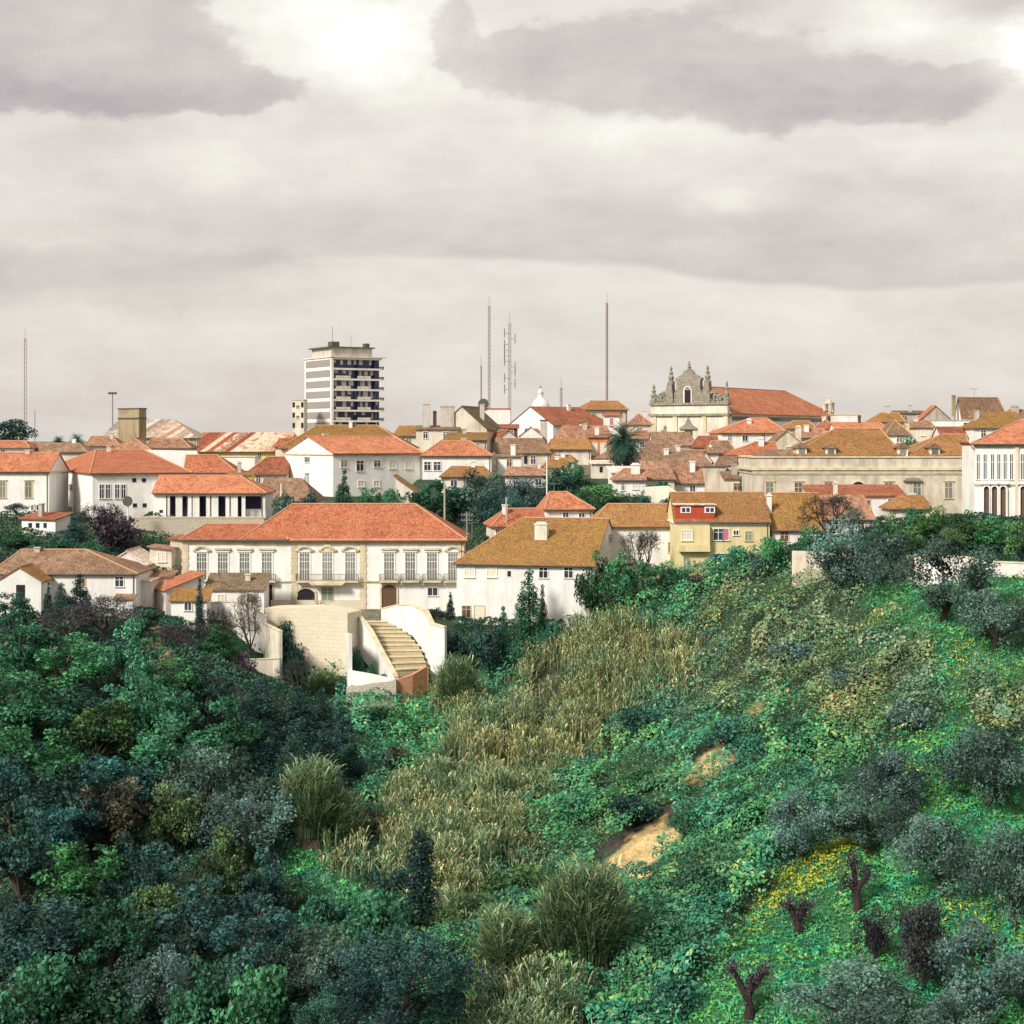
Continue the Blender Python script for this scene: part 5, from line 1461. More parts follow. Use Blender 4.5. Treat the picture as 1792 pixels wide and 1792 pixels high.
        L = 0.6 + 0.9 * rs.rand(len(P)); V, Q, C_ = leaves(P, 0.10 + 0.16 * rs.rand(len(P)), np.stack([L, L * .95, L], 1), None, 0, 0.35, rs); nom = (5.4, 5.6)
    elif kind == 'cane':                     # clump of giant cane
        k = 2000; r = 2.3 * np.sqrt(rs.rand(k)); t = rs.rand(k) * 6.28
        out = np.stack([np.cos(t), np.sin(t), np.zeros(k)], 1)
        hh = 3.7 * np.sqrt(np.clip(1 - (r / 2.6) ** 2, 0.02, 1)) * (0.72 + 0.36 * rs.rand(k))
        base = out * (r * 0.34)[:, None] + np.array([0, 0, 1.0]) * (hh * 0.12)[:, None]
        V, Q, C_ = cane_blades(base, hh, out * (0.08 + 0.62 * r / 2.3)[:, None] + rs.normal(size=(k, 3)) * np.array([.13, .13, 0]), rs, 3, np.array([0.80, 1.0, 0.9]), 0.5)
        tr.lathe([(0.9, -0.5), (0.7, 0.35), (0.2, 0.6)], 0, 0, 8); nom = (3.7, 3.5)
    return np_mesh('crown', V, Q, C_, 'leaf_green'), tr.mesh('trunk', 'bark'), nom


STRAW = np.array([(0.46, 0.43, 0.25), (0.33, 0.34, 0.18), (0.22, 0.26, 0.14), (0.11, 0.18, 0.10), (0.06, 0.13, 0.075), (0.13, 0.11, 0.085)])


def cane_blades(base, hgt, lean, rs, nl=2, tint=None, wf=1.0):
    """upright canes with long drooping leaves"""
    n = len(base)
    ci = rs.choice(len(STRAW), n, p=(0.18, 0.16, 0.20, 0.21, 0.16, 0.09)); c0 = STRAW[ci] * (0.7 + 0.6 * rs.rand(n))[:, None]
    if tint is not None: c0 = c0 * tint
    a = rs.rand(n) * math.pi
    side = np.stack([np.cos(a), np.sin(a), np.zeros(n)], 1)
    up = np.array([0, 0, 1.0])
    Vs, Cs = [], []
    tip = base + lean * hgt[:, None] * 0.45 + up * hgt[:, None]
    mid = base + lean * hgt[:, None] * 0.14 + up * hgt[:, None] * 0.55
    w = wf * (0.035 + 0.04 * rs.rand(n))[:, None]
    Vs.append(np.stack([base - side * w * .6, base + side * w * .6, mid + side * w, mid - side * w], 1)); Cs.append(c0 * 0.8)
    Vs.append(np.stack([mid - side * w, mid + side * w, tip + side * w * .2, tip - side * w * .2], 1)); Cs.append(c0)
    for k in range(nl):
        f = (0.5 if wf == 1.0 else 0.10) + (0.48 if wf == 1.0 else 0.88) * rs.rand(n); p = base + (mid - base) * np.minimum(f / .55, 1)[:, None] + (tip - mid) * np.maximum((f - .55) / .45, 0)[:, None]
        b = rs.rand(n) * 6.283; d = np.stack([np.cos(b), np.sin(b), 0.75 + 0.6 * rs.rand(n)], 1); d /= np.linalg.norm(d, axis=1)[:, None]
        L_ = (0.5 + 0.6 * rs.rand(n))[:, None] * (0.5 + 0.5 * wf); s2 = np.stack([-np.sin(b), np.cos(b), np.zeros(n)], 1) * wf * (0.04 + 0.045 * rs.rand(n))[:, None]
        q = p + d * L_; e = q + (d * np.array([1, 1, 0.1])) * L_ * 0.35
        Vs.append(np.stack([p, q - s2, e, q + s2], 1)); Cs.append(c0 * (0.8 + 0.5 * rs.rand(n))[:, None])
    V = np.concatenate(Vs).reshape(-1, 3); C_ = np.repeat(np.concatenate(Cs), 4, axis=0)
    return V, np.arange(len(V)).reshape(-1, 4), C_


M['leaf_cane'] = cover('cane_leaves')
VAR = {}


def variant(kind, i):
    if (kind, i) not in VAR: VAR[(kind, i)] = make_variant(kind, hash((len(kind), kind[0], i)) % 1000 if False else sum(map(ord, kind)) * 7 + i)
    return VAR[(kind, i)]


NVAR = dict(grove=2, round=5, olive=5, garden=4, conifer=3, spire=2, column=1, bush=4, umbrella=1, bare=3, cane=2)
KN = dict(grove='tree', round='tree', olive='olive_tree', garden='garden_tree', conifer='conifer', spire='conifer', column='cypress', bush='bush', umbrella='stone_pine', bare='bare_tree', cane='cane_clump')
KC = dict(grove='tree', round='tree', olive='olive tree', garden='tree', conifer='conifer', spire='conifer', column='cypress', bush='bush', umbrella='pine tree', bare='tree', cane='cane')
TN = [0]


def tree(kind, tone, px, top, base, w, label, Y=None, group=None, dark=False):
    TN[0] += 1
    if Y is None: g = ground(px, base)
    else:
        x = (px - CX) / F * Y; g = Vector((x, Y, float(H(x, Y))))
    hgt = -(top - HZ) / F * g.y - g.z
    hgt = max(hgt, 1.0); wid = w / F * g.y
    mc, mt, (nw, nh) = variant(kind, TN[0] % NVAR[kind])
    o = thing(KN[kind], label, KC[kind], g, R.uniform(0, 6.28), group)
    o.scale = (wid / nw, wid / nw, hgt / nh)
    c = link('crown', mc, o)
    c.material_slots[0].link = 'OBJECT'; c.material_slots[0].material = M['leaf_' + (tone if kind != 'cane' else 'cane')]
    t = link('trunk', mt, o)
    if dark or tone in ('purple', 'brown'):
        t.material_slots[0].link = 'OBJECT'; t.material_slots[0].material = M['deadbark']
    return o
# ------------------------------------------------------------------ trees and shrubs
T = tree
# right slope: the olive grove
OG = 'olive trees on the grassy slope'
for a in (
    ('olive', 'olive', 1500, 905, 1052, 118, 'big grey green olive tree in front of the cream hilltop wall'),
    ('olive', 'olive', 1650, 955, 1100, 128, 'broad olive tree in front of the gap before the rosy wall'),
    ('olive', 'olive', 1738, 1028, 1146, 108, 'olive tree just below the rosy wall, overlapping the broad one'),
    ('olive', 'olive', 1725, 1278, 1412, 130, 'rounded olive tree alone on grass at the right edge, halfway up the slope'),
    ('olive', 'olive', 1562, 1318, 1432, 110, 'dark olive tree on the edge of the scrub, upper one of a pair'),
    ('olive', 'olive', 1526, 1378, 1502, 116, 'olive tree with a thin trunk, lower one of the pair by the scrub edge'),
    ('olive', 'olive', 1396, 1398, 1512, 96, 'small olive tree with a dark forked trunk above the yellow flowers'),
    ('olive', 'olive', 1650, 1428, 1572, 128, 'full rounded olive tree right of the pruned trunk'),
    ('olive', 'olive', 1768, 1448, 1622, 116, 'tall olive tree cut by the right edge above the lowest grove'),
    ('olive', 'grey', 1612, 1584, 1742, 92, 'sparse purple grey olive tree with a thick leaning trunk'),
    ('olive', 'purple', 1530, 1592, 1692, 54, 'small dark half bare olive tree left of the sparse one'),
    ('olive', 'olive', 1712, 1632, 1800, 150, 'large pale olive tree in the lower right corner'),
    ('olive', 'olive', 1522, 1690, 1840, 176, 'wide olive tree at the bottom edge, left of the corner olive'),
    ('olive', 'olive', 1668, 1742, 1870, 110, 'low olive crown at the bottom edge between two larger olives'),
): T(a[0], a[1], a[2], a[3] - 4, a[4] - 6, a[5] * 1.12, a[6], group=OG)
# pruned trunks on the grass
def stump(label, px, top, base, w, seed, fork=True):
    g = ground(px, base); h = -(top - HZ) / F * g.y - g.z; wd = w / F * g.y
    rs = np.random.RandomState(seed)
    o = thing('pruned_trunk', label, 'tree trunk', g, 0)
    m = MB()
    m.tube([(0, 0, -0.6), (0.05, 0, h * .25), (-0.05 * wd, 0, h * .5)], [0.42, 0.33, 0.30], 8)
    arms = ((-0.42, 0.95), (0.40, 0.9), (0.1, 0.78)) if fork else ((-0.15, 1.0), (0.35, 0.75), (-0.4, 0.6))
    for ax, az in arms:
        m.tube([(-0.05 * wd, 0, h * .4), (ax * wd * .55, rs.normal() * .1, h * (.4 + az) * .52), (ax * wd, rs.normal() * .2, h * az)], [0.28, 0.24, 0.17], 7)
    m.build('trunk', 'deadbark', o)
    P = []
    for ax, az in arms: P.append(np.array([ax * wd, 0, h * az]) + rs.normal(size=(260, 3)) * np.array([.34, .34, .42]))
    P.append(np.array([0, 0, h * .5]) + rs.normal(size=(60, 3)) * np.array([.35, .25, .5]))
    P = np.concatenate(P); L = 0.6 + 0.8 * rs.rand(len(P))
    V, Q, C_ = leaves(P, 0.14 + 0.18 * rs.rand(len(P)), np.stack([L, L, L], 1), None, 0, 0.5, rs)
    link('regrowth', np_mesh('regrowth', V, Q, C_, 'leaf_purple'), o)
stump('dark red pruned trunk with stubby limbs right of the yellow flowers', 1500, 1506, 1602, 50, 3, False)
stump('short dark forked stump on the open grass below the yellow flowers', 1396, 1580, 1636, 40, 4)
stump('V-shaped dark pruned trunk alone at the bottom of the bright slope', 1310, 1690, 1786, 70, 5)

# orchard behind the hilltop wall
for i, a in enumerate((
    ('garden', 'green', 1410, 906, 968, 74, 'round dark green tree left of the big olive, above the cream wall', 219),
    ('garden', 'green', 1352, 930, 985, 62, 'dense green shrubby tree left of the cream wall end', 224),
    ('garden', 'bright', 1565, 898, 972, 76, 'bright green orchard tree right of the big olive', 215),
    ('garden', 'lime', 1590, 920, 975, 60, 'yellow green orchard bush behind the cream wall', 211),
    ('garden', 'bright', 1640, 878, 965, 80, 'tall bright green orchard tree under the mansion corner', 216),
    ('garden', 'lime', 1664, 918, 972, 56, 'yellowish orchard tree behind the broad olive', 209),
    ('garden', 'bright', 1700, 892, 970, 86, 'wide bright green orchard tree in front of the white civic building', 212),
    ('garden', 'green', 1742, 900, 972, 74, 'dark centred orchard tree left of the right edge', 210),
    ('garden', 'bright', 1794, 906, 980, 70, 'orchard tree cut by the right edge above the rosy wall', 206),
    ('garden', 'green', 1600, 880, 960, 60, 'green orchard tree behind the yellow green orchard bush', 222),
    ('garden', 'green', 1530, 910, 970, 60, 'dark orchard tree behind the big olive', 219),
)): T(*a[:7], Y=a[7])
T('bare', 'brown', 1452, 862, 965, 100, 'leafless tree with spreading twigs in front of the patchy orange roof', 224)
T('bush', 'green', 1300, 950, 1000, 70, 'dark shrub left of the cream wall at the top of the scrub')
T('bush', 'ever', 1262, 985, 1020, 56, 'low dark shrub at the top left corner of the scrub')
T('bush', 'olive', 1335, 955, 1005, 60, 'grey green shrub at the edge of the scrub below the round dark tree')
T('bush', 'lime', 1255, 985, 1015, 28, 'spiky yellow green plant below the yellow house')
T('bush', 'brown', 1222, 1000, 1040, 46, 'dry brown shrub below the yellow house')
T('bush', 'lime', 1784, 1040, 1078, 50, 'yellowish shrub under the rosy wall at the right edge')
# garden around the big white house
for a in (
    ('garden', 'green', 1040, 965, 1075, 84, 'large leafy tree in front of the gable of the mossy-roofed house', 241),
    ('garden', 'green', 1098, 962, 1068, 92, 'broad green tree right of the large leafy tree by the gable', 240),
    ('garden', 'ever', 1150, 978, 1062, 84, 'dark leafy tree below the long white house', 240),
    ('garden', 'green', 1186, 990, 1050, 56, 'small leafy tree below the yellow house bay', 240),
    ('bare', 'brown', 1125, 922, 1000, 76, 'reddish half bare tree in front of the long white house', 247),
    ('conifer', 'ever', 926, 996, 1096, 62, 'dark pointed conifer against the big white house', 239),
    ('spire', 'ever', 950, 1022, 1090, 26, 'slim dark conifer right of the pointed one', 239),
    ('spire', 'deep', 788, 1036, 1092, 24, 'thin dark conifer beside the right wall of the stairway', 243),
    ('bush', 'deep', 764, 1058, 1088, 34, 'little dark shrub left of the thin conifer by the stairway', 243),
    ('garden', 'deep', 856, 1082, 1162, 76, 'dark dense tree below the big white house', 233),
    ('conifer', 'ever', 880, 1060, 1130, 34, 'small dark conifer above the dense tree', 236),
    ('bush', 'deep', 800, 1094, 1150, 52, 'dark hedge shrub right of the white stairway wall', 234),
    ('bush', 'ever', 960, 1072, 1110, 60, 'low dark shrub at the top end of the cane bed', 237),
    ('bush', 'green', 900, 1110, 1150, 50, 'green shrub between the dense tree and the cane bed', 235),
): T(*a[:7], Y=a[7])
# niche beside the stairs
T('bush', 'ever', 628, 1122, 1172, 30, 'dark climbing shrub in the niche beside the stairway', 231.5)
T('bush', 'green', 652, 1148, 1182, 28, 'small green shrub at the bottom of the niche', 229)
T('bush', 'deep', 672, 1170, 1190, 18, 'tiny dark shrub at the foot of the white parapet wall', 227.5)
T('bush', 'ever', 474, 1150, 1190, 50, 'leafy shrub at the lower left corner of the limestone wall', 234)
T('bush', 'deep', 492, 1076, 1128, 46, 'dark shrub hanging on the upper left of the limestone wall', 238.5)
T('bush', 'blue', 506, 1108, 1138, 56, 'bluish shrub growing from the middle of the limestone wall', 237)
T('cane', 'cane', 566, 1180, 1215, 70, 'spiky straw-coloured clump at the foot of the limestone wall', 233)
# gardens behind the palace
for a in (
    ('conifer', 'ever', 601, 822, 886, 38, 'small dark conifer against the lavender front of the gabled house', 297),
    ('garden', 'green', 640, 846, 892, 66, 'low green tree right of the small conifer', 290),
    ('garden', 'green', 686, 846, 895, 50, 'green tree in front of the light verge roof', 287),
    ('round', 'ever', 745, 830, 920, 86, 'large dark green tree behind the right part of the palace roof', 282),
    ('round', 'ever', 798, 838, 922, 64, 'dark green tree behind the pale utility pole', 284),
    ('olive', 'olive', 852, 828, 930, 96, 'big grey green tree left of the twin garden poles', 283),
    ('olive', 'olive', 918, 838, 935, 80, 'grey green tree above the low coral roof', 285),
    ('olive', 'blue', 880, 850, 938, 70, 'bluish tree between the two grey green trees', 276),
    ('round', 'ever', 975, 812, 872, 70, 'dark tree above the small cream house', 298),
    ('garden', 'green', 1010, 802, 850, 66, 'green tree below the salmon house', 318),
    ('garden', 'bright', 1050, 842, 892, 78, 'light green tree left of the house with the massive chimney', 293),
    ('round', 'ever', 1018, 858, 895, 60, 'dark leafy tree right of the small cream house roof', 284),
    ('bush', 'ever', 1152, 832, 860, 66, 'dark hedge above the cream garden wall', 296),
    ('bush', 'ever', 1120, 862, 888, 52, 'dark shrub under the house with the massive chimney', 286),
    ('bush', 'ever', 1168, 866, 890, 50, 'dark shrub below the cream garden wall', 283),
    ('spire', 'ever', 1300, 812, 852, 20, 'dark small conifer left of the mansion wall', 300),
    ('spire', 'deep', 1312, 808, 852, 20, 'darkest conifer touching the mansion wall', 299),
    ('garden', 'bright', 1588, 756, 785, 40, 'small green tree between the mansion roofs', 350),
    ('garden', 'deep', 16, 726, 800, 104, 'dark round tree on the skyline at the left edge', 420),
    ('umbrella', 'deep', 28, 878, 925, 54, 'small dark umbrella pine above the red-roofed outhouse', 282),
    ('bush', 'purple', 198, 874, 992, 104, 'big dark purple bush in front of the convent', 262),
    ('bare', 'purple', 178, 878, 975, 70, 'bare purple tree on the left flank of the big purple bush', 265),
    ('conifer', 'blue', 131, 905, 972, 44, 'bluish conifer right of the red-roofed outhouse', 264),
    ('bush', 'green', 160, 935, 975, 44, 'green bush with yellow tips left of the big purple bush', 258),
    ('garden', 'ever', 20, 928, 985, 80, 'dark green tree at the left edge above the mottled brown roof', 262),
    ('garden', 'ever', 85, 938, 980, 80, 'dark hedge-like tree above the ridge of the mottled brown roof', 259),
    ('bush', 'olive', 500, 850, 900, 60, 'pale dry shrub in front of the low pinkish brown roof', 287),
    ('bush', 'deep', 540, 842, 892, 40, 'dark shrub beside the gable wall of the white gabled house', 296),
): T(*a[:7], Y=a[7])
# at the foot of the left houses
for a in (
    ('conifer', 'deep', 140, 1004, 1085, 52, 'dark conifer standing against the long white cottage wall', 231),
    ('conifer', 'deep', 108, 1020, 1085, 44, 'dark conifer left of the one against the cottage wall', 230),
    ('conifer', 'deep', 84, 1018, 1080, 22, 'slim dark conifer beside the white gabled wing', 230),
    ('round', 'ever', 22, 1040, 1125, 84, 'dark tree hiding the corner of the white gabled wing', 226),
    ('bare', 'grey', 178, 1040, 1130, 120, 'grey leafless tree below the long white cottage', 226),
    ('bare', 'grey', 120, 1058, 1140, 90, 'grey leafless tree left of the larger leafless one', 224),
    ('round', 'green', 232, 1075, 1140, 76, 'light green tree below the tiny porch', 226),
    ('bush', 'deep', 262, 1060, 1092, 56, 'dark hedge in front of the flat-roofed garage', 232),
    ('bush', 'ever', 300, 1075, 1102, 50, 'row-like dark bush under the pinkish house', 231),
    ('spire', 'deep', 349, 1010, 1105, 26, 'spindly dark conifer with bare stem against the white shed', 231),
    ('bare', 'tan', 437, 1028, 1078, 62, 'straw-coloured leafless tree in front of the white garden wall', 236),
    ('bare', 'purple', 372, 1058, 1115, 46, 'thin bare tree right of the spindly conifer', 231),
    ('bare', 'purple', 318, 1092, 1165, 110, 'purple thorny leafless thicket below the garden wall', 225),
    ('bare', 'purple', 292, 1105, 1180, 80, 'purple leafless thicket beside the pale earth scar', 222),
    ('conifer', 'green', 382, 1092, 1175, 78, 'green cone-shaped tree under the white garden wall', 223),
    ('bush', 'purple', 420, 1130, 1180, 60, 'dark ivy mound at the end of the low beige terrace wall', 222),
    ('bare', 'deep', 520, 1150, 1215, 62, 'dark twisted shrub in front of the limestone wall', 229),
): T(*a[:7], Y=a[7])
# the wood on the left slope, crown by crown
WOOD = [
    ('round', 'ever', 40, 1090, 1200, 130, 'dark tree at the upper left of the wood, beside the leafless grey pair'),
    ('round', 'green', 120, 1120, 1215, 130, 'mid green crown under the leafless grey pair'),
    ('round', 'green', 215, 1130, 1225, 120, 'mid green crown below the light green tree'),
    ('round', 'green', 300, 1160, 1250, 120, 'leafy green crown under the purple thicket'),
    ('round', 'green', 30, 1180, 1300, 140, 'green crown at the left edge with pale tips, near the top of the wood'),
    ('round', 'ever', 135, 1195, 1310, 140, 'dark green crown in the second rank of the wood'),
    ('round', 'green', 250, 1215, 1330, 130, 'mid green crown left of the lit yellow green crown'),
    ('garden', 'green', 300, 1205, 1300, 90, 'green crown in the centre of the upper wood'),
    ('round', 'bright', 170, 1232, 1345, 130, 'lit yellow green crown standing out in the upper wood'),
    ('round', 'green', 65, 1260, 1390, 150, 'broad green crown at the left edge below the pale-tipped one'),
    ('round', 'deep', 355, 1190, 1290, 110, 'very dark crown right of the upper wood centre'),
    ('round', 'green', 300, 1275, 1390, 130, 'green crown below the upper wood centre'),
    ('round', 'ever', 395, 1250, 1370, 120, 'dark crown left of the drooping conifers'),
    ('round', 'teal', 210, 1310, 1430, 140, 'bluish green crown below the lit yellow green crown'),
    ('round', 'blue', 20, 1330, 1460, 110, 'blue crown on the left edge halfway down the wood'),
    ('round', 'deep', 110, 1340, 1470, 130, 'dark hollow crown right of the blue edge crown'),
    ('olive', 'olive', 370, 1330, 1460, 150, 'grey blue airy crown left of the pale cane clump'),
    ('olive', 'olive', 440, 1380, 1500, 110, 'grey airy crown beside the pale cane clump'),
    ('round', 'brown', 190, 1378, 1500, 140, 'brownish crown with dry tips in the lower wood'),
    ('round', 'teal', 110, 1400, 1520, 110, 'teal crown left of the brownish one'),
    ('garden', 'lime', 312, 1375, 1490, 90, 'crown with pale yellow leaf clusters below the grey blue crown'),
    ('garden', 'lime', 405, 1428, 1530, 80, 'smaller crown with pale yellow clusters right of the other'),
    ('round', 'deep', 40, 1450, 1590, 140, 'dark crown at the left edge in the lower wood'),
    ('round', 'green', 150, 1480, 1610, 140, 'mid green crown below the teal crown'),
    ('round', 'deep', 250, 1480, 1610, 120, 'very dark crown under the brownish crown'),
    ('garden', 'lime', 275, 1540, 1640, 80, 'low leaf clusters of pale yellow in the dark lower wood'),
    ('garden', 'lime', 385, 1500, 1610, 100, 'pale yellow clusters low in the wood right of the others'),
    ('round', 'deep', 345, 1560, 1690, 140, 'broad dark crown beneath the pale yellow clusters'),
    ('round', 'deep', 455, 1500, 1630, 100, 'dark crown left of the bright grassy hollow'),
    ('round', 'deep', 80, 1570, 1700, 150, 'dark crown near the bottom left corner'),
    ('round', 'ever', 190, 1590, 1710, 140, 'dark green crown above the bottom left bushes'),
    ('round', 'deep', 450, 1590, 1720, 130, 'dark crown below the grassy hollow'),
    ('bush', 'green', 60, 1680, 1790, 150, 'leafy bush in the bottom left corner'),
    ('bush', 'ever', 180, 1690, 1800, 150, 'dark leafy bush right of the corner bush'),
    ('olive', 'olive', 262, 1690, 1810, 120, 'grey green airy bush at the bottom edge, left one'),
    ('bush', 'green', 350, 1690, 1820, 120, 'green bush at the bottom edge between two airy ones'),
    ('bush', 'green', 440, 1700, 1820, 130, 'bright-leaved bush at the bottom edge left of the grey crown'),
    ('olive', 'olive', 545, 1630, 1760, 120, 'grey airy crown above the bottom edge left of the big blue green tree'),
    ('grove', 'blue', 700, 1640, 1850, 260, 'big blue green tree at the bottom edge of the picture'),
    ('grove', 'blue', 600, 1720, 1850, 150, 'blue green crown overlapping the big one at its left'),
    ('bush', 'ever', 672, 1575, 1665, 125, 'round domed dark bush above the big blue green tree'),
    ('bush', 'ever', 560, 1560, 1640, 90, 'low dark bush below the grassy hollow'),
    ('column', 'deep', 738, 1478, 1640, 58, 'single dark column cypress above the domed bush'),
    ('bush', 'deep', 790, 1640, 1700, 70, 'dark shrub right of the big blue green tree'),
    ('bush', 'deep', 690, 1530, 1590, 60, 'dark shrub at the foot of the column cypress'),
]
for i, a in enumerate(WOOD): T(a[0], a[1], a[2], a[3] - (22, 6, 34, 14)[i % 4], a[4] + 6, a[5] * (1.12, 1.25, 1.05, 1.2)[i % 4], a[6], group='trees of the wooded slope')
# drooping dark conifers
for k, (px, tp, bs, w) in enumerate(((455, 1188, 1290, 80), (520, 1200, 1310, 80), (562, 1205, 1320, 70), (598, 1225, 1330, 60), (470, 1262, 1370, 84), (525, 1256, 1385, 76), (570, 1262, 1395, 78), (612, 1270, 1380, 60), (430, 1220, 1330, 70), (500, 1310, 1410, 70))):
    T('conifer', 'deep', px, tp, bs, w, ('leftmost of the upper drooping dark conifers', 'upper drooping conifer right of the leftmost', 'tallest drooping conifer below the limestone wall', 'rightmost of the upper drooping conifers, by the grassy bank',
      'lower drooping conifer, first from the left', 'lower drooping conifer, second from the left', 'lower drooping conifer, third from the left', 'rightmost of the lower drooping conifers',
      'drooping conifer merging into the dark wood', 'lowest drooping conifer above the pale cane clump')[k], group='drooping dark conifers')
# cane clumps that stand alone
T('cane', 'cane', 545, 1352, 1470, 135, 'pale rounded cane clump at the edge of the wood')
T('cane', 'cane', 1030, 1536, 1690, 180, 'large fan-shaped cane clump in the lower middle of the slope')
T('cane', 'cane', 985, 1560, 1700, 120, 'cane clump leaning against the large fan-shaped one')
T('cane', 'cane', 800, 1165, 1250, 90, 'cane clump below the white stairway wall')
T('bush', 'olive', 830, 1270, 1330, 60, 'dark gap bush in the middle of the cane bed')
T('bush', 'deep', 1112, 1382, 1442, 110, 'dark bush overhanging the sandy bank')

# shrubs standing out of the creeper
for a in (
    ('bush', 'ever', 1305, 1375, 1440, 110, 'dark green shrub left of the small forked olive tree'),
    ('bush', 'ever', 1235, 1500, 1575, 120, 'wide dark shrub right of the sandy bank'),
    ('bush', 'green', 1175, 1600, 1680, 110, 'leafy shrub right of the large fan-shaped cane clump'),
    ('bush', 'ever', 1290, 1250, 1310, 120, 'dark shrub below the highest earth scar'),
    ('bush', 'green', 1400, 1250, 1310, 110, 'emerald shrub in the middle of the scrub slope'),
    ('bush', 'olive', 1500, 1150, 1205, 110, 'grey green shrub below the big hilltop olive tree'),
    ('bush', 'olive', 1590, 1215, 1275, 90, 'grey green shrub at the right edge of the scrub'),
    ('bush', 'ever', 1130, 1230, 1290, 110, 'dark shrub on the right border of the cane bed'),
    ('bush', 'green', 1010, 1370, 1440, 120, 'rounded shrub below the cane bed, left of the sandy bank'),
    ('bush', 'ever', 1215, 1405, 1470, 100, 'dark shrub right above the sandy bank'),
    ('bush', 'bright', 1120, 1330, 1390, 90, 'light green fennel bush between cane bed and middle earth scar'),
    ('bush', 'bright', 900, 1500, 1590, 130, 'soft light green bush left of the large fan-shaped cane clump'),
    ('bush', 'ever', 1180, 1700, 1780, 110, 'dark leafy shrub at the bottom edge of the creeper'),
    ('bush', 'olive', 1390, 1110, 1160, 100, 'olive shrub in the upper scrub below the cream wall'),
    ('bush', 'green', 700, 1235, 1285, 80, 'green shrub on the bank below the brick wall'),
    ('bush', 'ever', 652, 1230, 1275, 76, 'dark shrub below the rubble wall'),
    ('bush', 'brown', 690, 1300, 1345, 80, 'dry brown shrub on the bank left of the cane bed'),
    ('bush', 'green', 640, 1345, 1400, 80, 'green shrub above the pale rounded cane clump'),
): T(*a, group='shrubs on the open slope')
T('cane', 'cane', 885, 1610, 1720, 130, 'low ragged cane clump left of the large fan-shaped one')
T('cane', 'cane', 600, 1400, 1480, 90, 'small cane clump right of the pale rounded one')

# palm
def palm():
    g = at(1094, 858, 322)
    o = thing('palm_tree', 'large dark date palm rising over the old rooftops', 'palm', g)
    k = 322 / F
    ht = (858 - 775) * k
    MB().tube([(0, 0, -2), (0.05, 0, ht * .5), (0, 0, ht)], [0.55, 0.45, 0.5], 9).build('trunk', 'bark', o)
    rs = np.random.RandomState(2); Vs = []; Cs = []
    for i in range(150):
        t = rs.rand() * 6.28; el = math.radians(-35 + 115 * rs.rand() ** 0.9); L_ = (4.7 + 1.1 * rs.rand()); n = 10
        pts = []; p = np.array([0, 0, ht]); d = np.array([math.cos(t) * math.cos(el), math.sin(t) * math.cos(el), math.sin(el)])
        for q in range(n + 1):
            pts.append(p.copy()); p = p + d * L_ / n; d = d + np.array([0, 0, -0.18]); d /= np.linalg.norm(d)
        sd = np.array([-math.sin(t), math.cos(t), 0]); lu = 0.6 + 0.7 * rs.rand()
        for q in range(1, n):
            for sg in (-1, 1):
                for e in range(2):
                    a = pts[q] + (pts[q + 1] - pts[q]) * e * .5; dd = (pts[q + 1] - pts[q]); dd /= np.linalg.norm(dd)
                    tip = a + (sd * sg * 0.55 + dd * 0.55 + np.array([0, 0, -0.25])) * (0.95 * math.sin(math.pi * min(1, (q + .8) / (n + .6))) + .15)
                    Vs.append([a - dd * .06, a + dd * .06, tip + dd * .02, tip - dd * .02]); Cs.append(lu * (0.8 + .4 * rs.rand()))
    V = np.array(Vs).reshape(-1, 3); C_ = np.repeat(np.array(Cs), 4)[:, None] * np.ones((1, 3))
    link('fronds', np_mesh('fronds', V, np.arange(len(V)).reshape(-1, 4), C_, 'leaf_ever'), o)
    P = rs.normal(size=(900, 3)) * np.array([.95, .95, 1.5]) + np.array([0, 0, ht - 2.4]); L = .6 + .8 * rs.rand(900)
    V, Q, C_ = leaves(P, .6 + .6 * rs.rand(900), np.stack([L, L, L], 1), None, 0, .25, rs)
    link('dry_skirt', np_mesh('dry_skirt', V, Q, C_, 'leaf_purple'), o)
    return o
pm = palm()
for px, tp, bs, Y, s, lab in ((135, 760, 800, 372, 0.42, 'small palm top peeping over roofs right of the far left skyline'), (103, 764, 800, 380, 0.36, 'tiny thin palm left of the other small palm')):
    o = pm.copy(); COL.objects.link(o); o['label'] = lab; o['group'] = 'small palms on the skyline'
    g = at(px, bs, Y); o.location = (g.x, g.y, -(tp - HZ) / F * Y - s * 12.3); o.scale = (s, s, s)
    for c in pm.children:
        d = c.copy(); COL.objects.link(d); d.parent = o

# ------------------------------------------------------------------ ground cover
RG = np.random.RandomState(21)


def scatter(n, y0=118, y1=247):
    y = y0 + (y1 - y0) * RG.rand(n); u = RG.rand(n) * 2 - 1; x = np.where(np.abs(u) < 0.8, u / 0.8 * 0.345, np.sign(u) * (0.345 + (np.abs(u) - 0.8) * 1.1)) * y
    z = H(x, y); return x, y, z, zones(x, y, z, (RG.normal(size=n), RG.normal(size=n)))


M['cover'] = cover('ground_cover_leaves')
x, y, z, k = scatter(1080000, 118, 300)
keep = (RG.rand(len(x)) < np.clip(1.15 - (y - 118) / 300, 0.4, 1)) & (k != 8) & (k != 5)
x, y, z, k = x[keep], y[keep], z[keep], k[keep]


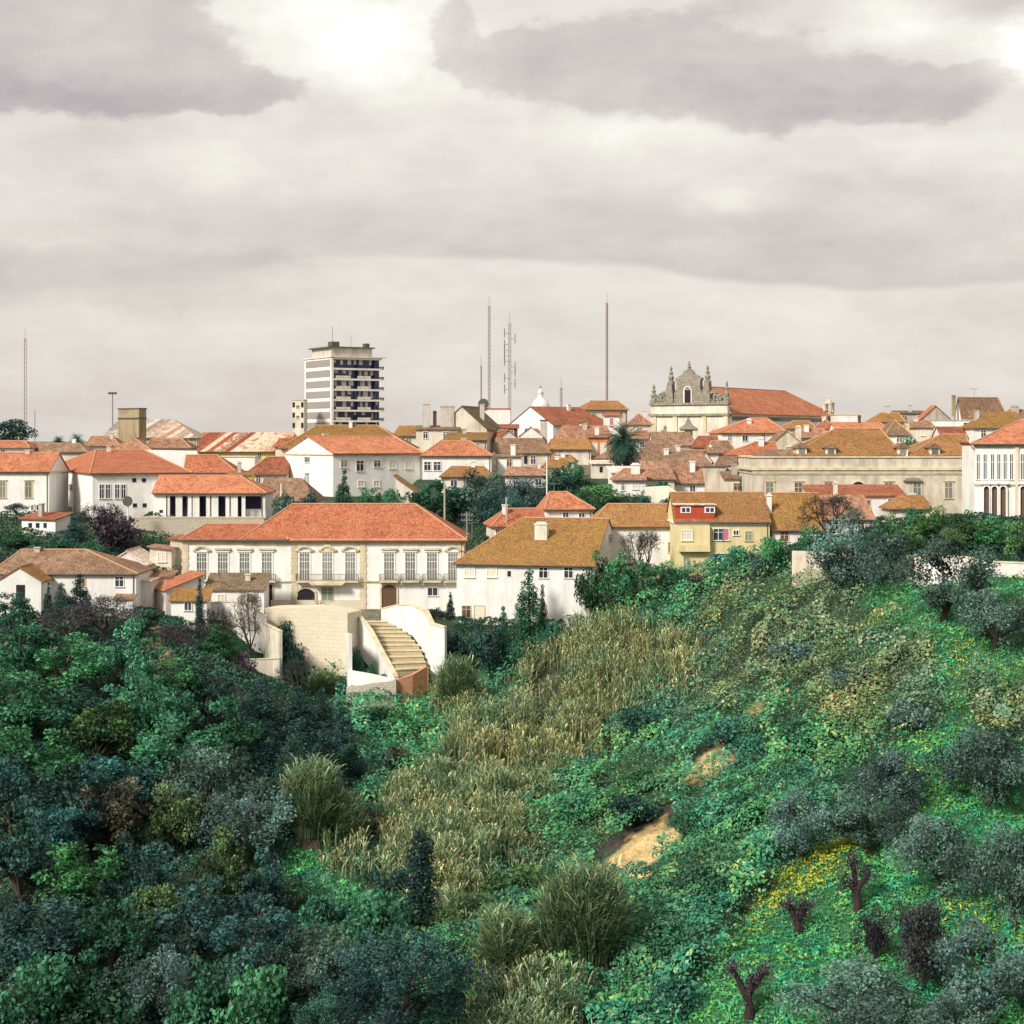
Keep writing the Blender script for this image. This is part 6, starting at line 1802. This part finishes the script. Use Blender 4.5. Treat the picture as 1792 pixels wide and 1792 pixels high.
def cover_obj(name, label, sel, hgt, size, cols, flat, asp=0.6, cell=3.0, extra=None):
    xs, ys, zs = x[sel], y[sel], z[sel]
    n = len(xs)
    def top(a, b):
        d1, i1 = domes(a, b, cell, 31); d2, i2 = domes(a + 7.7, b - 3.1, cell * 0.45, 37)
        return d1 * 0.75 + d2 * 0.30, i1, i2
    m, id1, id2 = top(xs, ys)
    hh = (hgt[0] + (hgt[1] - hgt[0]) * m) * (1 - 0.42 * RG.rand(n) ** 2.5)
    P = np.stack([xs, ys, zs + hh], 1)
    e = 0.25
    gx_ = (top(xs + e, ys)[0] - top(xs - e, ys)[0]) / (2 * e) * hgt[1]; gy_ = (top(xs, ys + e)[0] - top(xs, ys - e)[0]) / (2 * e) * hgt[1]
    up = np.stack([-gx_ - (H(xs + 1, ys) - H(xs - 1, ys)) / 2, -gy_ - (H(xs, ys + 1) - H(xs, ys - 1)) / 2, np.ones(n)], 1); up /= np.linalg.norm(up, axis=1)[:, None]
    pt = np.clip(vnoise(xs, ys, 6.0, 41) * 1.6 - 0.3 + (id1 - .5) * .9, 0, 1)[:, None]
    c0, c1, c2 = (np.array(c) for c in cols)
    C_ = c0 * (1 - pt) + c1 * pt
    s3 = (RG.rand(n) < 0.03 + 0.24 * id2 ** 2)[:, None]
    C_ = np.where(s3, c2, C_) * (0.6 + 0.8 * RG.rand(n))[:, None] * (0.72 + 0.56 * id2)[:, None]
    C_ = C_ * np.stack([0.8 + 0.5 * id1, 1.0 + 0 * id1, 1.2 - 0.45 * id1], 1)
    if extra is not None: C_ = extra(xs, ys, zs, C_)
    V, Q, CC = leaves(P, (size[0] + (size[1] - size[0]) * RG.rand(n)) * (0.55 + 0.95 * id2), C_, up, flat, asp, RG)
    return tag(link(name, np_mesh(name, V, Q, CC, 'cover')), label, 'ground cover', None, 'stuff')


def flowers(xs, ys, zs, C_):
    px = xs / ys * F + CX; py = HZ - zs / ys * F
    d = np.exp(-(((px - 1425) * 0.8 + (py - 1525) * 0.55) / 62) ** 2 - (((py - 1525) * 0.8 - (px - 1425) * -0.45) / 30) ** 2)
    d2 = np.exp(-((px - 1700) / 70) ** 2 - ((py - 1590) / 45) ** 2) * .25 + np.exp(-((px - 1690) / 40) ** 2 - ((py - 1160) / 40) ** 2) * .35 + np.exp(-((px - 1600) / 60) ** 2 - ((py - 1350) / 40) ** 2) * .15
    f = RG.rand(len(xs)) < np.clip(d * 0.8 + d2, 0, .7)
    C2 = C_.copy(); C2[f] = np.array([(0.55, 0.50, 0.03)]) * (0.6 + .6 * RG.rand(f.sum()))[:, None]
    return C2


cover_obj('grass', 'lush emerald grass with a patch of yellow flowers on the right slope', k == 1, (0.05, 0.45), (0.16, 0.34), ((0.032, 0.285, 0.145), (0.070, 0.345, 0.125), (0.18, 0.36, 0.10)), 0.45, 0.5, 1.6, extra=flowers)
cover_obj('creeper', 'dark leafy creeper and nettles covering the middle of the slope', (k == 2) | (k == 6), (0.05, 3.2), (0.16, 0.46), ((0.040, 0.160, 0.095), (0.060, 0.275, 0.130), (0.20, 0.33, 0.13)), 0.5, 0.6, 4.2)
cover_obj('bramble', 'olive brown bramble scrub on the upper slope', k == 3, (0.05, 2.9), (0.20, 0.46), ((0.165, 0.240, 0.120), (0.075, 0.195, 0.095), (0.32, 0.30, 0.17)), 0.5, 0.55, 4.4)
cover_obj('fern', 'soft pale green fennel patches among the canes', k == 7, (0.3, 2.6), (0.2, 0.42), ((0.095, 0.20, 0.095), (0.06, 0.15, 0.08), (0.16, 0.23, 0.10)), 0.15, 0.35)
cover_obj('garden_plants', 'dark garden plants between the hillside houses', (k == 9) & (RG.rand(len(x)) < 0.8), (0.1, 1.3), (0.24, 0.5), ((0.020, 0.065, 0.045), (0.03, 0.10, 0.055), (0.08, 0.10, 0.05)), 0.3)
cover_obj('undergrowth', 'dark undergrowth on the floor of the left wood', k == 0, (0.2, 1.6), (0.24, 0.5), ((0.024, 0.078, 0.056), (0.034, 0.115, 0.072), (0.09, 0.14, 0.08)), 0.4)
ss = (k == 4)
cover_obj('reed_litter', 'brown litter and low leaves under the canes', ss & (RG.rand(len(x)) < .45), (0.1, 0.9), (0.2, 0.4), ((0.10, 0.085, 0.05), (0.06, 0.08, 0.04), (0.2, 0.16, 0.09)), 0.1, 0.4)
# cane bed
xs, ys, zs, ks = scatter(262000)
sel = ks == 4
xs, ys, zs = xs[sel], ys[sel], zs[sel]
fr = sum((zones(xs + a, ys + b, H(xs + a, ys + b)) == 4).astype(float) for a, b in ((2.2, 0), (-2.2, 0), (0, 2.2), (0, -2.2), (0, -4))) / 5
dm, di = domes(xs, ys, 3.6, 61)
ch = (0.35 + 0.85 * dm + 0.3 * vnoise(xs, ys, 5.0, 51)) * (0.45 + 0.55 * fr)
keep = vnoise(xs, ys, 2.1, 53) * .8 + dm * .6 + RG.rand(len(xs)) * .4 > 0.82
xs, ys, zs, ch = xs[keep], ys[keep], zs[keep], ch[keep]
lean = np.stack([RG.normal(size=len(xs)) * .16 + (vnoise(xs, ys, 3, 54) - .5) * .5, RG.normal(size=len(xs)) * .16, np.zeros(len(xs))], 1)
tint = np.stack([0.84 + 0.5 * vnoise(xs, ys, 6, 55), 1.04 + 0.2 * vnoise(xs, ys, 6, 55), 1.0 + 0 * xs], 1)
V, Q, C_ = cane_blades(np.stack([xs, ys, zs - 0.1], 1), 3.1 * ch, lean, RG, 3, tint)
tag(link('cane_bed', np_mesh('cane_bed', V, Q, C_, 'cover')), 'straw and green giant cane bed running down the gully', 'cane bed', None, 'stuff')
print('leaves', len(x), 'canes', len(xs))
# ------------------------------------------------------------------ sky, sun, camera
SUN_EL, SUN_AZ = math.radians(38), math.radians(-136)     # azimuth from +Y towards +X: sun on the left, a little behind the camera
w = bpy.data.worlds.new('World'); SC.world = w; w.use_nodes = True
nt = w.node_tree; nt.nodes.clear()
n = N.__new__(N); n.t = nt
tc = n.n('ShaderNodeTexCoord'); d = tc.outputs['Generated']
nrm = n.n('ShaderNodeVectorMath', operation='NORMALIZE'); nt.links.new(d, nrm.inputs[0]); d = nrm.outputs[0]
sp = n.n('ShaderNodeSeparateXYZ'); nt.links.new(d, sp.inputs[0])
az = n.math('ARCTAN2', sp.outputs[0], sp.outputs[1]); el = n.math('ARCSINE', sp.outputs[2])
cb = n.n('ShaderNodeCombineXYZ'); nt.links.new(az, cb.inputs[0]); nt.links.new(n.math('MULTIPLY', el, 1.7), cb.inputs[1])
P2 = cb.outputs[0]
# billowing displacement of the cloud outlines
w1 = n.n('ShaderNodeTexNoise'); w1.inputs['Scale'].default_value = 9; w1.inputs['Detail'].default_value = 6; w1.inputs['Roughness'].default_value = 0.6; nt.links.new(P2, w1.inputs['Vector'])
ws = n.n('ShaderNodeSeparateColor'); nt.links.new(w1.outputs['Color'], ws.inputs[0])
w2 = n.n('ShaderNodeTexNoise'); w2.inputs['Scale'].default_value = 38; w2.inputs['Detail'].default_value = 5; w2.inputs['Roughness'].default_value = 0.6; nt.links.new(P2, w2.inputs['Vector'])
ws2 = n.n('ShaderNodeSeparateColor'); nt.links.new(w2.outputs['Color'], ws2.inputs[0])
def warp(c, i, a, b): return n.math('ADD', c, n.math('ADD', n.math('MULTIPLY', n.math('SUBTRACT', ws.outputs[i], 0.5), a), n.math('MULTIPLY', n.math('SUBTRACT', ws2.outputs[i], 0.5), b)))
U, V_ = warp(az, 0, 0.060, 0.020), warp(el, 1, 0.045, 0.016)
def blob(px, py, su, sv, amp, hard=None, tilt=0.0):
    u0, v0 = (px - CX) / F, -(py - HZ) / F
    du = n.math('SUBTRACT', U, u0); dv = n.math('SUBTRACT', V_, v0)
    if tilt: dv = n.math('SUBTRACT', dv, n.math('MULTIPLY', du, tilt))
    q = n.math('ADD', n.math('POWER', n.math('DIVIDE', du, su / F), 2.0), n.math('POWER', n.math('DIVIDE', dv, sv / F), 2.0))
    if hard:
        r = n.n('ShaderNodeMapRange', interpolation_type='SMOOTHSTEP'); nt.links.new(q, r.inputs[0])
        r.inputs[1].default_value = 1 - hard; r.inputs[2].default_value = 1 + hard; r.inputs[3].default_value = amp; r.inputs[4].default_value = 0.0
        return r.outputs[0]
    return n.math('MULTIPLY', n.math('EXPONENT', n.math('MULTIPLY', q, -1.0)), amp)
B = [  # soft cloud masses: dark positive, bright gaps negative
    (200, 178, 300, 30, 0.13), (120, 60, 240, 60, -0.03), (590, 40, 160, 76, -0.24), (680, 110, 140, 70, -0.15), (1755, 115, 80, 55, -0.36), (1450, 205, 240, 26, 0.10), (1230, 150, 200, 50, 0.04),
    (1720, 25, 130, 34, 0.13), (1560, 60, 90, 44, -0.15), (900, 3, 220, 12, 0.10), (1290, 15, 80, 30, 0.08), (900, 250, 420, 60, -0.06), (1250, 380, 200, 44, 0.08), (1560, 420, 240, 50, 0.05),
    (60, 490, 330, 36, 0.14), (330, 545, 240, 26, 0.07), (420, 470, 160, 20, 0.06), (500, 390, 420, 50, 0.05), (370, 290, 110, 60, -0.09), (1060, 225, 240, 30, -0.08), (1275, 350, 70, 30, -0.12), (1620, 270, 160, 40, -0.08),
    (140, 560, 140, 20, -0.05), (800, 520, 300, 26, -0.03),
]
tot = None
for b in B:
    o_ = blob(*b)
    tot = o_ if tot is None else n.math('ADD', tot, o_)
w3 = n.n('ShaderNodeTexNoise'); w3.inputs['Scale'].default_value = 22; w3.inputs['Detail'].default_value = 9; w3.inputs['Roughness'].default_value = 0.62; nt.links.new(P2, w3.inputs['Vector'])
def smooth(v, a, b, lo, hi):
    r = n.n('ShaderNodeMapRange', interpolation_type='SMOOTHSTEP'); nt.links.new(v, r.inputs[0])
    for i, q in enumerate((a, b, lo, hi)): r.inputs[1 + i].default_value = q
    return r.outputs[0]
for grp, amp in ((((80, 90, 280, 105, 1.0), (330, 80, 100, 90, 0.7), (440, 172, 90, 34, 0.8), (220, 165, 300, 44, 0.6)), 0.14),          # left cumulus
                 (((800, 70, 46, 60, 0.8), (870, 105, 90, 36, 0.7), (1010, 130, 150, 60, 0.8), (1240, 115, 240, 90, 1.0), (1470, 185, 220, 48, 0.9), (1610, 195, 100, 40, 0.6), (1680, 150, 60, 26, 0.6)), 0.115)):   # right bank
    s_ = None
    for q in grp:
        o_ = blob(*q); s_ = o_ if s_ is None else n.math('ADD', s_, o_)
    s_ = n.math('ADD', s_, n.math('MULTIPLY', n.math('SUBTRACT', w3.outputs['Fac'], 0.5), 0.9))
    tot = n.math('ADD', tot, n.math('MULTIPLY', smooth(s_, 0.36, 0.68, 0.0, amp * 1.15), n.math('ADD', 0.55, n.math('MULTIPLY', w2.outputs['Fac'], 0.95))))
# long arched cloud base with a sharp lower edge
un = n.math('ADD', n.math('MULTIPLY', az, F / 1792.0), 0.5)
def curve(pts):
    return n.ramp(un, [(p / 1792.0, v) for p, v in pts])
ed = curve([(0, 0.92), (300, 0.80), (560, 0.26), (900, 0.30), (1100, 0.40), (1300, 0.72), (1500, 0.90), (1792, 0.78)])
am = curve([(0, 0.30), (350, 0.10), (500, 0.45), (860, 0.85), (1050, 0.85), (1350, 1.0), (1700, 0.75)])
el_e = n.math('ADD', n.math('MULTIPLY', n.math('ADD', n.math('MULTIPLY', ed, 100.0), 430.0 - HZ), -1.0 / F), n.math('MULTIPLY', n.math('SUBTRACT', w3.outputs['Fac'], 0.5), 0.010))
s_ = n.math('SUBTRACT', el, el_e)
band = n.math('MULTIPLY', smooth(s_, -0.001, 0.005, 0.0, 1.0), n.math('EXPONENT', n.math('MULTIPLY', n.math('MAXIMUM', s_, 0.0), -42.0)))
tot = n.math('ADD', tot, n.math('MULTIPLY', n.math('MULTIPLY', band, am), 0.19))
f1 = n.n('ShaderNodeTexNoise'); f1.inputs['Scale'].default_value = 7; f1.inputs['Detail'].default_value = 8; f1.inputs['Roughness'].default_value = 0.58; nt.links.new(n.scaled(P2, (1, 1.8, 1)), f1.inputs['Vector'])
dk = n.math('ADD', n.math('ADD', tot, 0.292), n.math('MULTIPLY', n.math('SUBTRACT', f1.outputs['Fac'], 0.5), 0.40))
dk = n.math('ADD', dk, n.math('MULTIPLY', n.math('SUBTRACT', w3.outputs['Fac'], 0.5), 0.16))
hz = n.math('MULTIPLY', n.math('EXPONENT', n.math('MULTIPLY', n.math('ABSOLUTE', el), -22.0)), 0.06)
dk = n.math('ADD', dk, hz)
cl = n.ramp(dk, [(0.0, (0.95, 0.94, 0.90)), (0.15, (0.80, 0.77, 0.70)), (0.36, (0.60, 0.553, 0.512)), (0.52, (0.462, 0.420, 0.414)), (0.70, (0.34, 0.305, 0.33)), (1.0, (0.31, 0.29, 0.305))])
sky = n.n('ShaderNodeTexSky', sky_type='NISHITA'); sky.sun_disc = False; sky.sun_elevation = SUN_EL; sky.sun_rotation = SUN_AZ % (2 * math.pi); sky.air_density = 1.2; sky.dust_density = 2.0
clb = n.n('ShaderNodeVectorMath', operation='SCALE'); nt.links.new(cl, clb.inputs[0]); clb.inputs['Scale'].default_value = 10.0
mixd = n.mix(0.93, sky.outputs[0], clb.outputs[0])
bg = n.n('ShaderNodeBackground'); bg.inputs['Strength'].default_value = 0.1
nt.links.new(mixd, bg.inputs['Color'])
ow = n.n('ShaderNodeOutputWorld'); nt.links.new(bg.outputs[0], ow.inputs[0])

sd = bpy.data.lights.new('sun', 'SUN'); sd.energy = 4.2; sd.angle = math.radians(12); sd.color = (1.0, 0.95, 0.86)
so = bpy.data.objects.new('sun', sd); COL.objects.link(so)
dv = Vector((math.sin(SUN_AZ) * math.cos(SUN_EL), math.cos(SUN_AZ) * math.cos(SUN_EL), math.sin(SUN_EL)))
so.rotation_euler = (-dv).to_track_quat('-Z', 'Y').to_euler()
so.location = dv * 200

cd = bpy.data.cameras.new('camera'); cd.sensor_width = 36; cd.lens = 36 * F / 1792; cd.shift_y = -(896 - HZ) / 1792; cd.clip_end = 20000; cd.clip_start = 0.5
co = bpy.data.objects.new('camera', cd); COL.objects.link(co); co.rotation_euler = (math.pi / 2, 0, 0)
SC.camera = co
SC.render.resolution_x = SC.render.resolution_y = 1024
SC.view_settings.view_transform = 'Standard'; SC.view_settings.look = 'None'
SC.view_settings.exposure = 0.30; SC.view_settings.gamma = 1.0; SC.view_settings.use_curve_mapping = False
SC.cycles.max_bounces = 6; SC.cycles.diffuse_bounces = 3; SC.cycles.glossy_bounces = 2; SC.cycles.transmission_bounces = 2; SC.cycles.transparent_max_bounces = 4
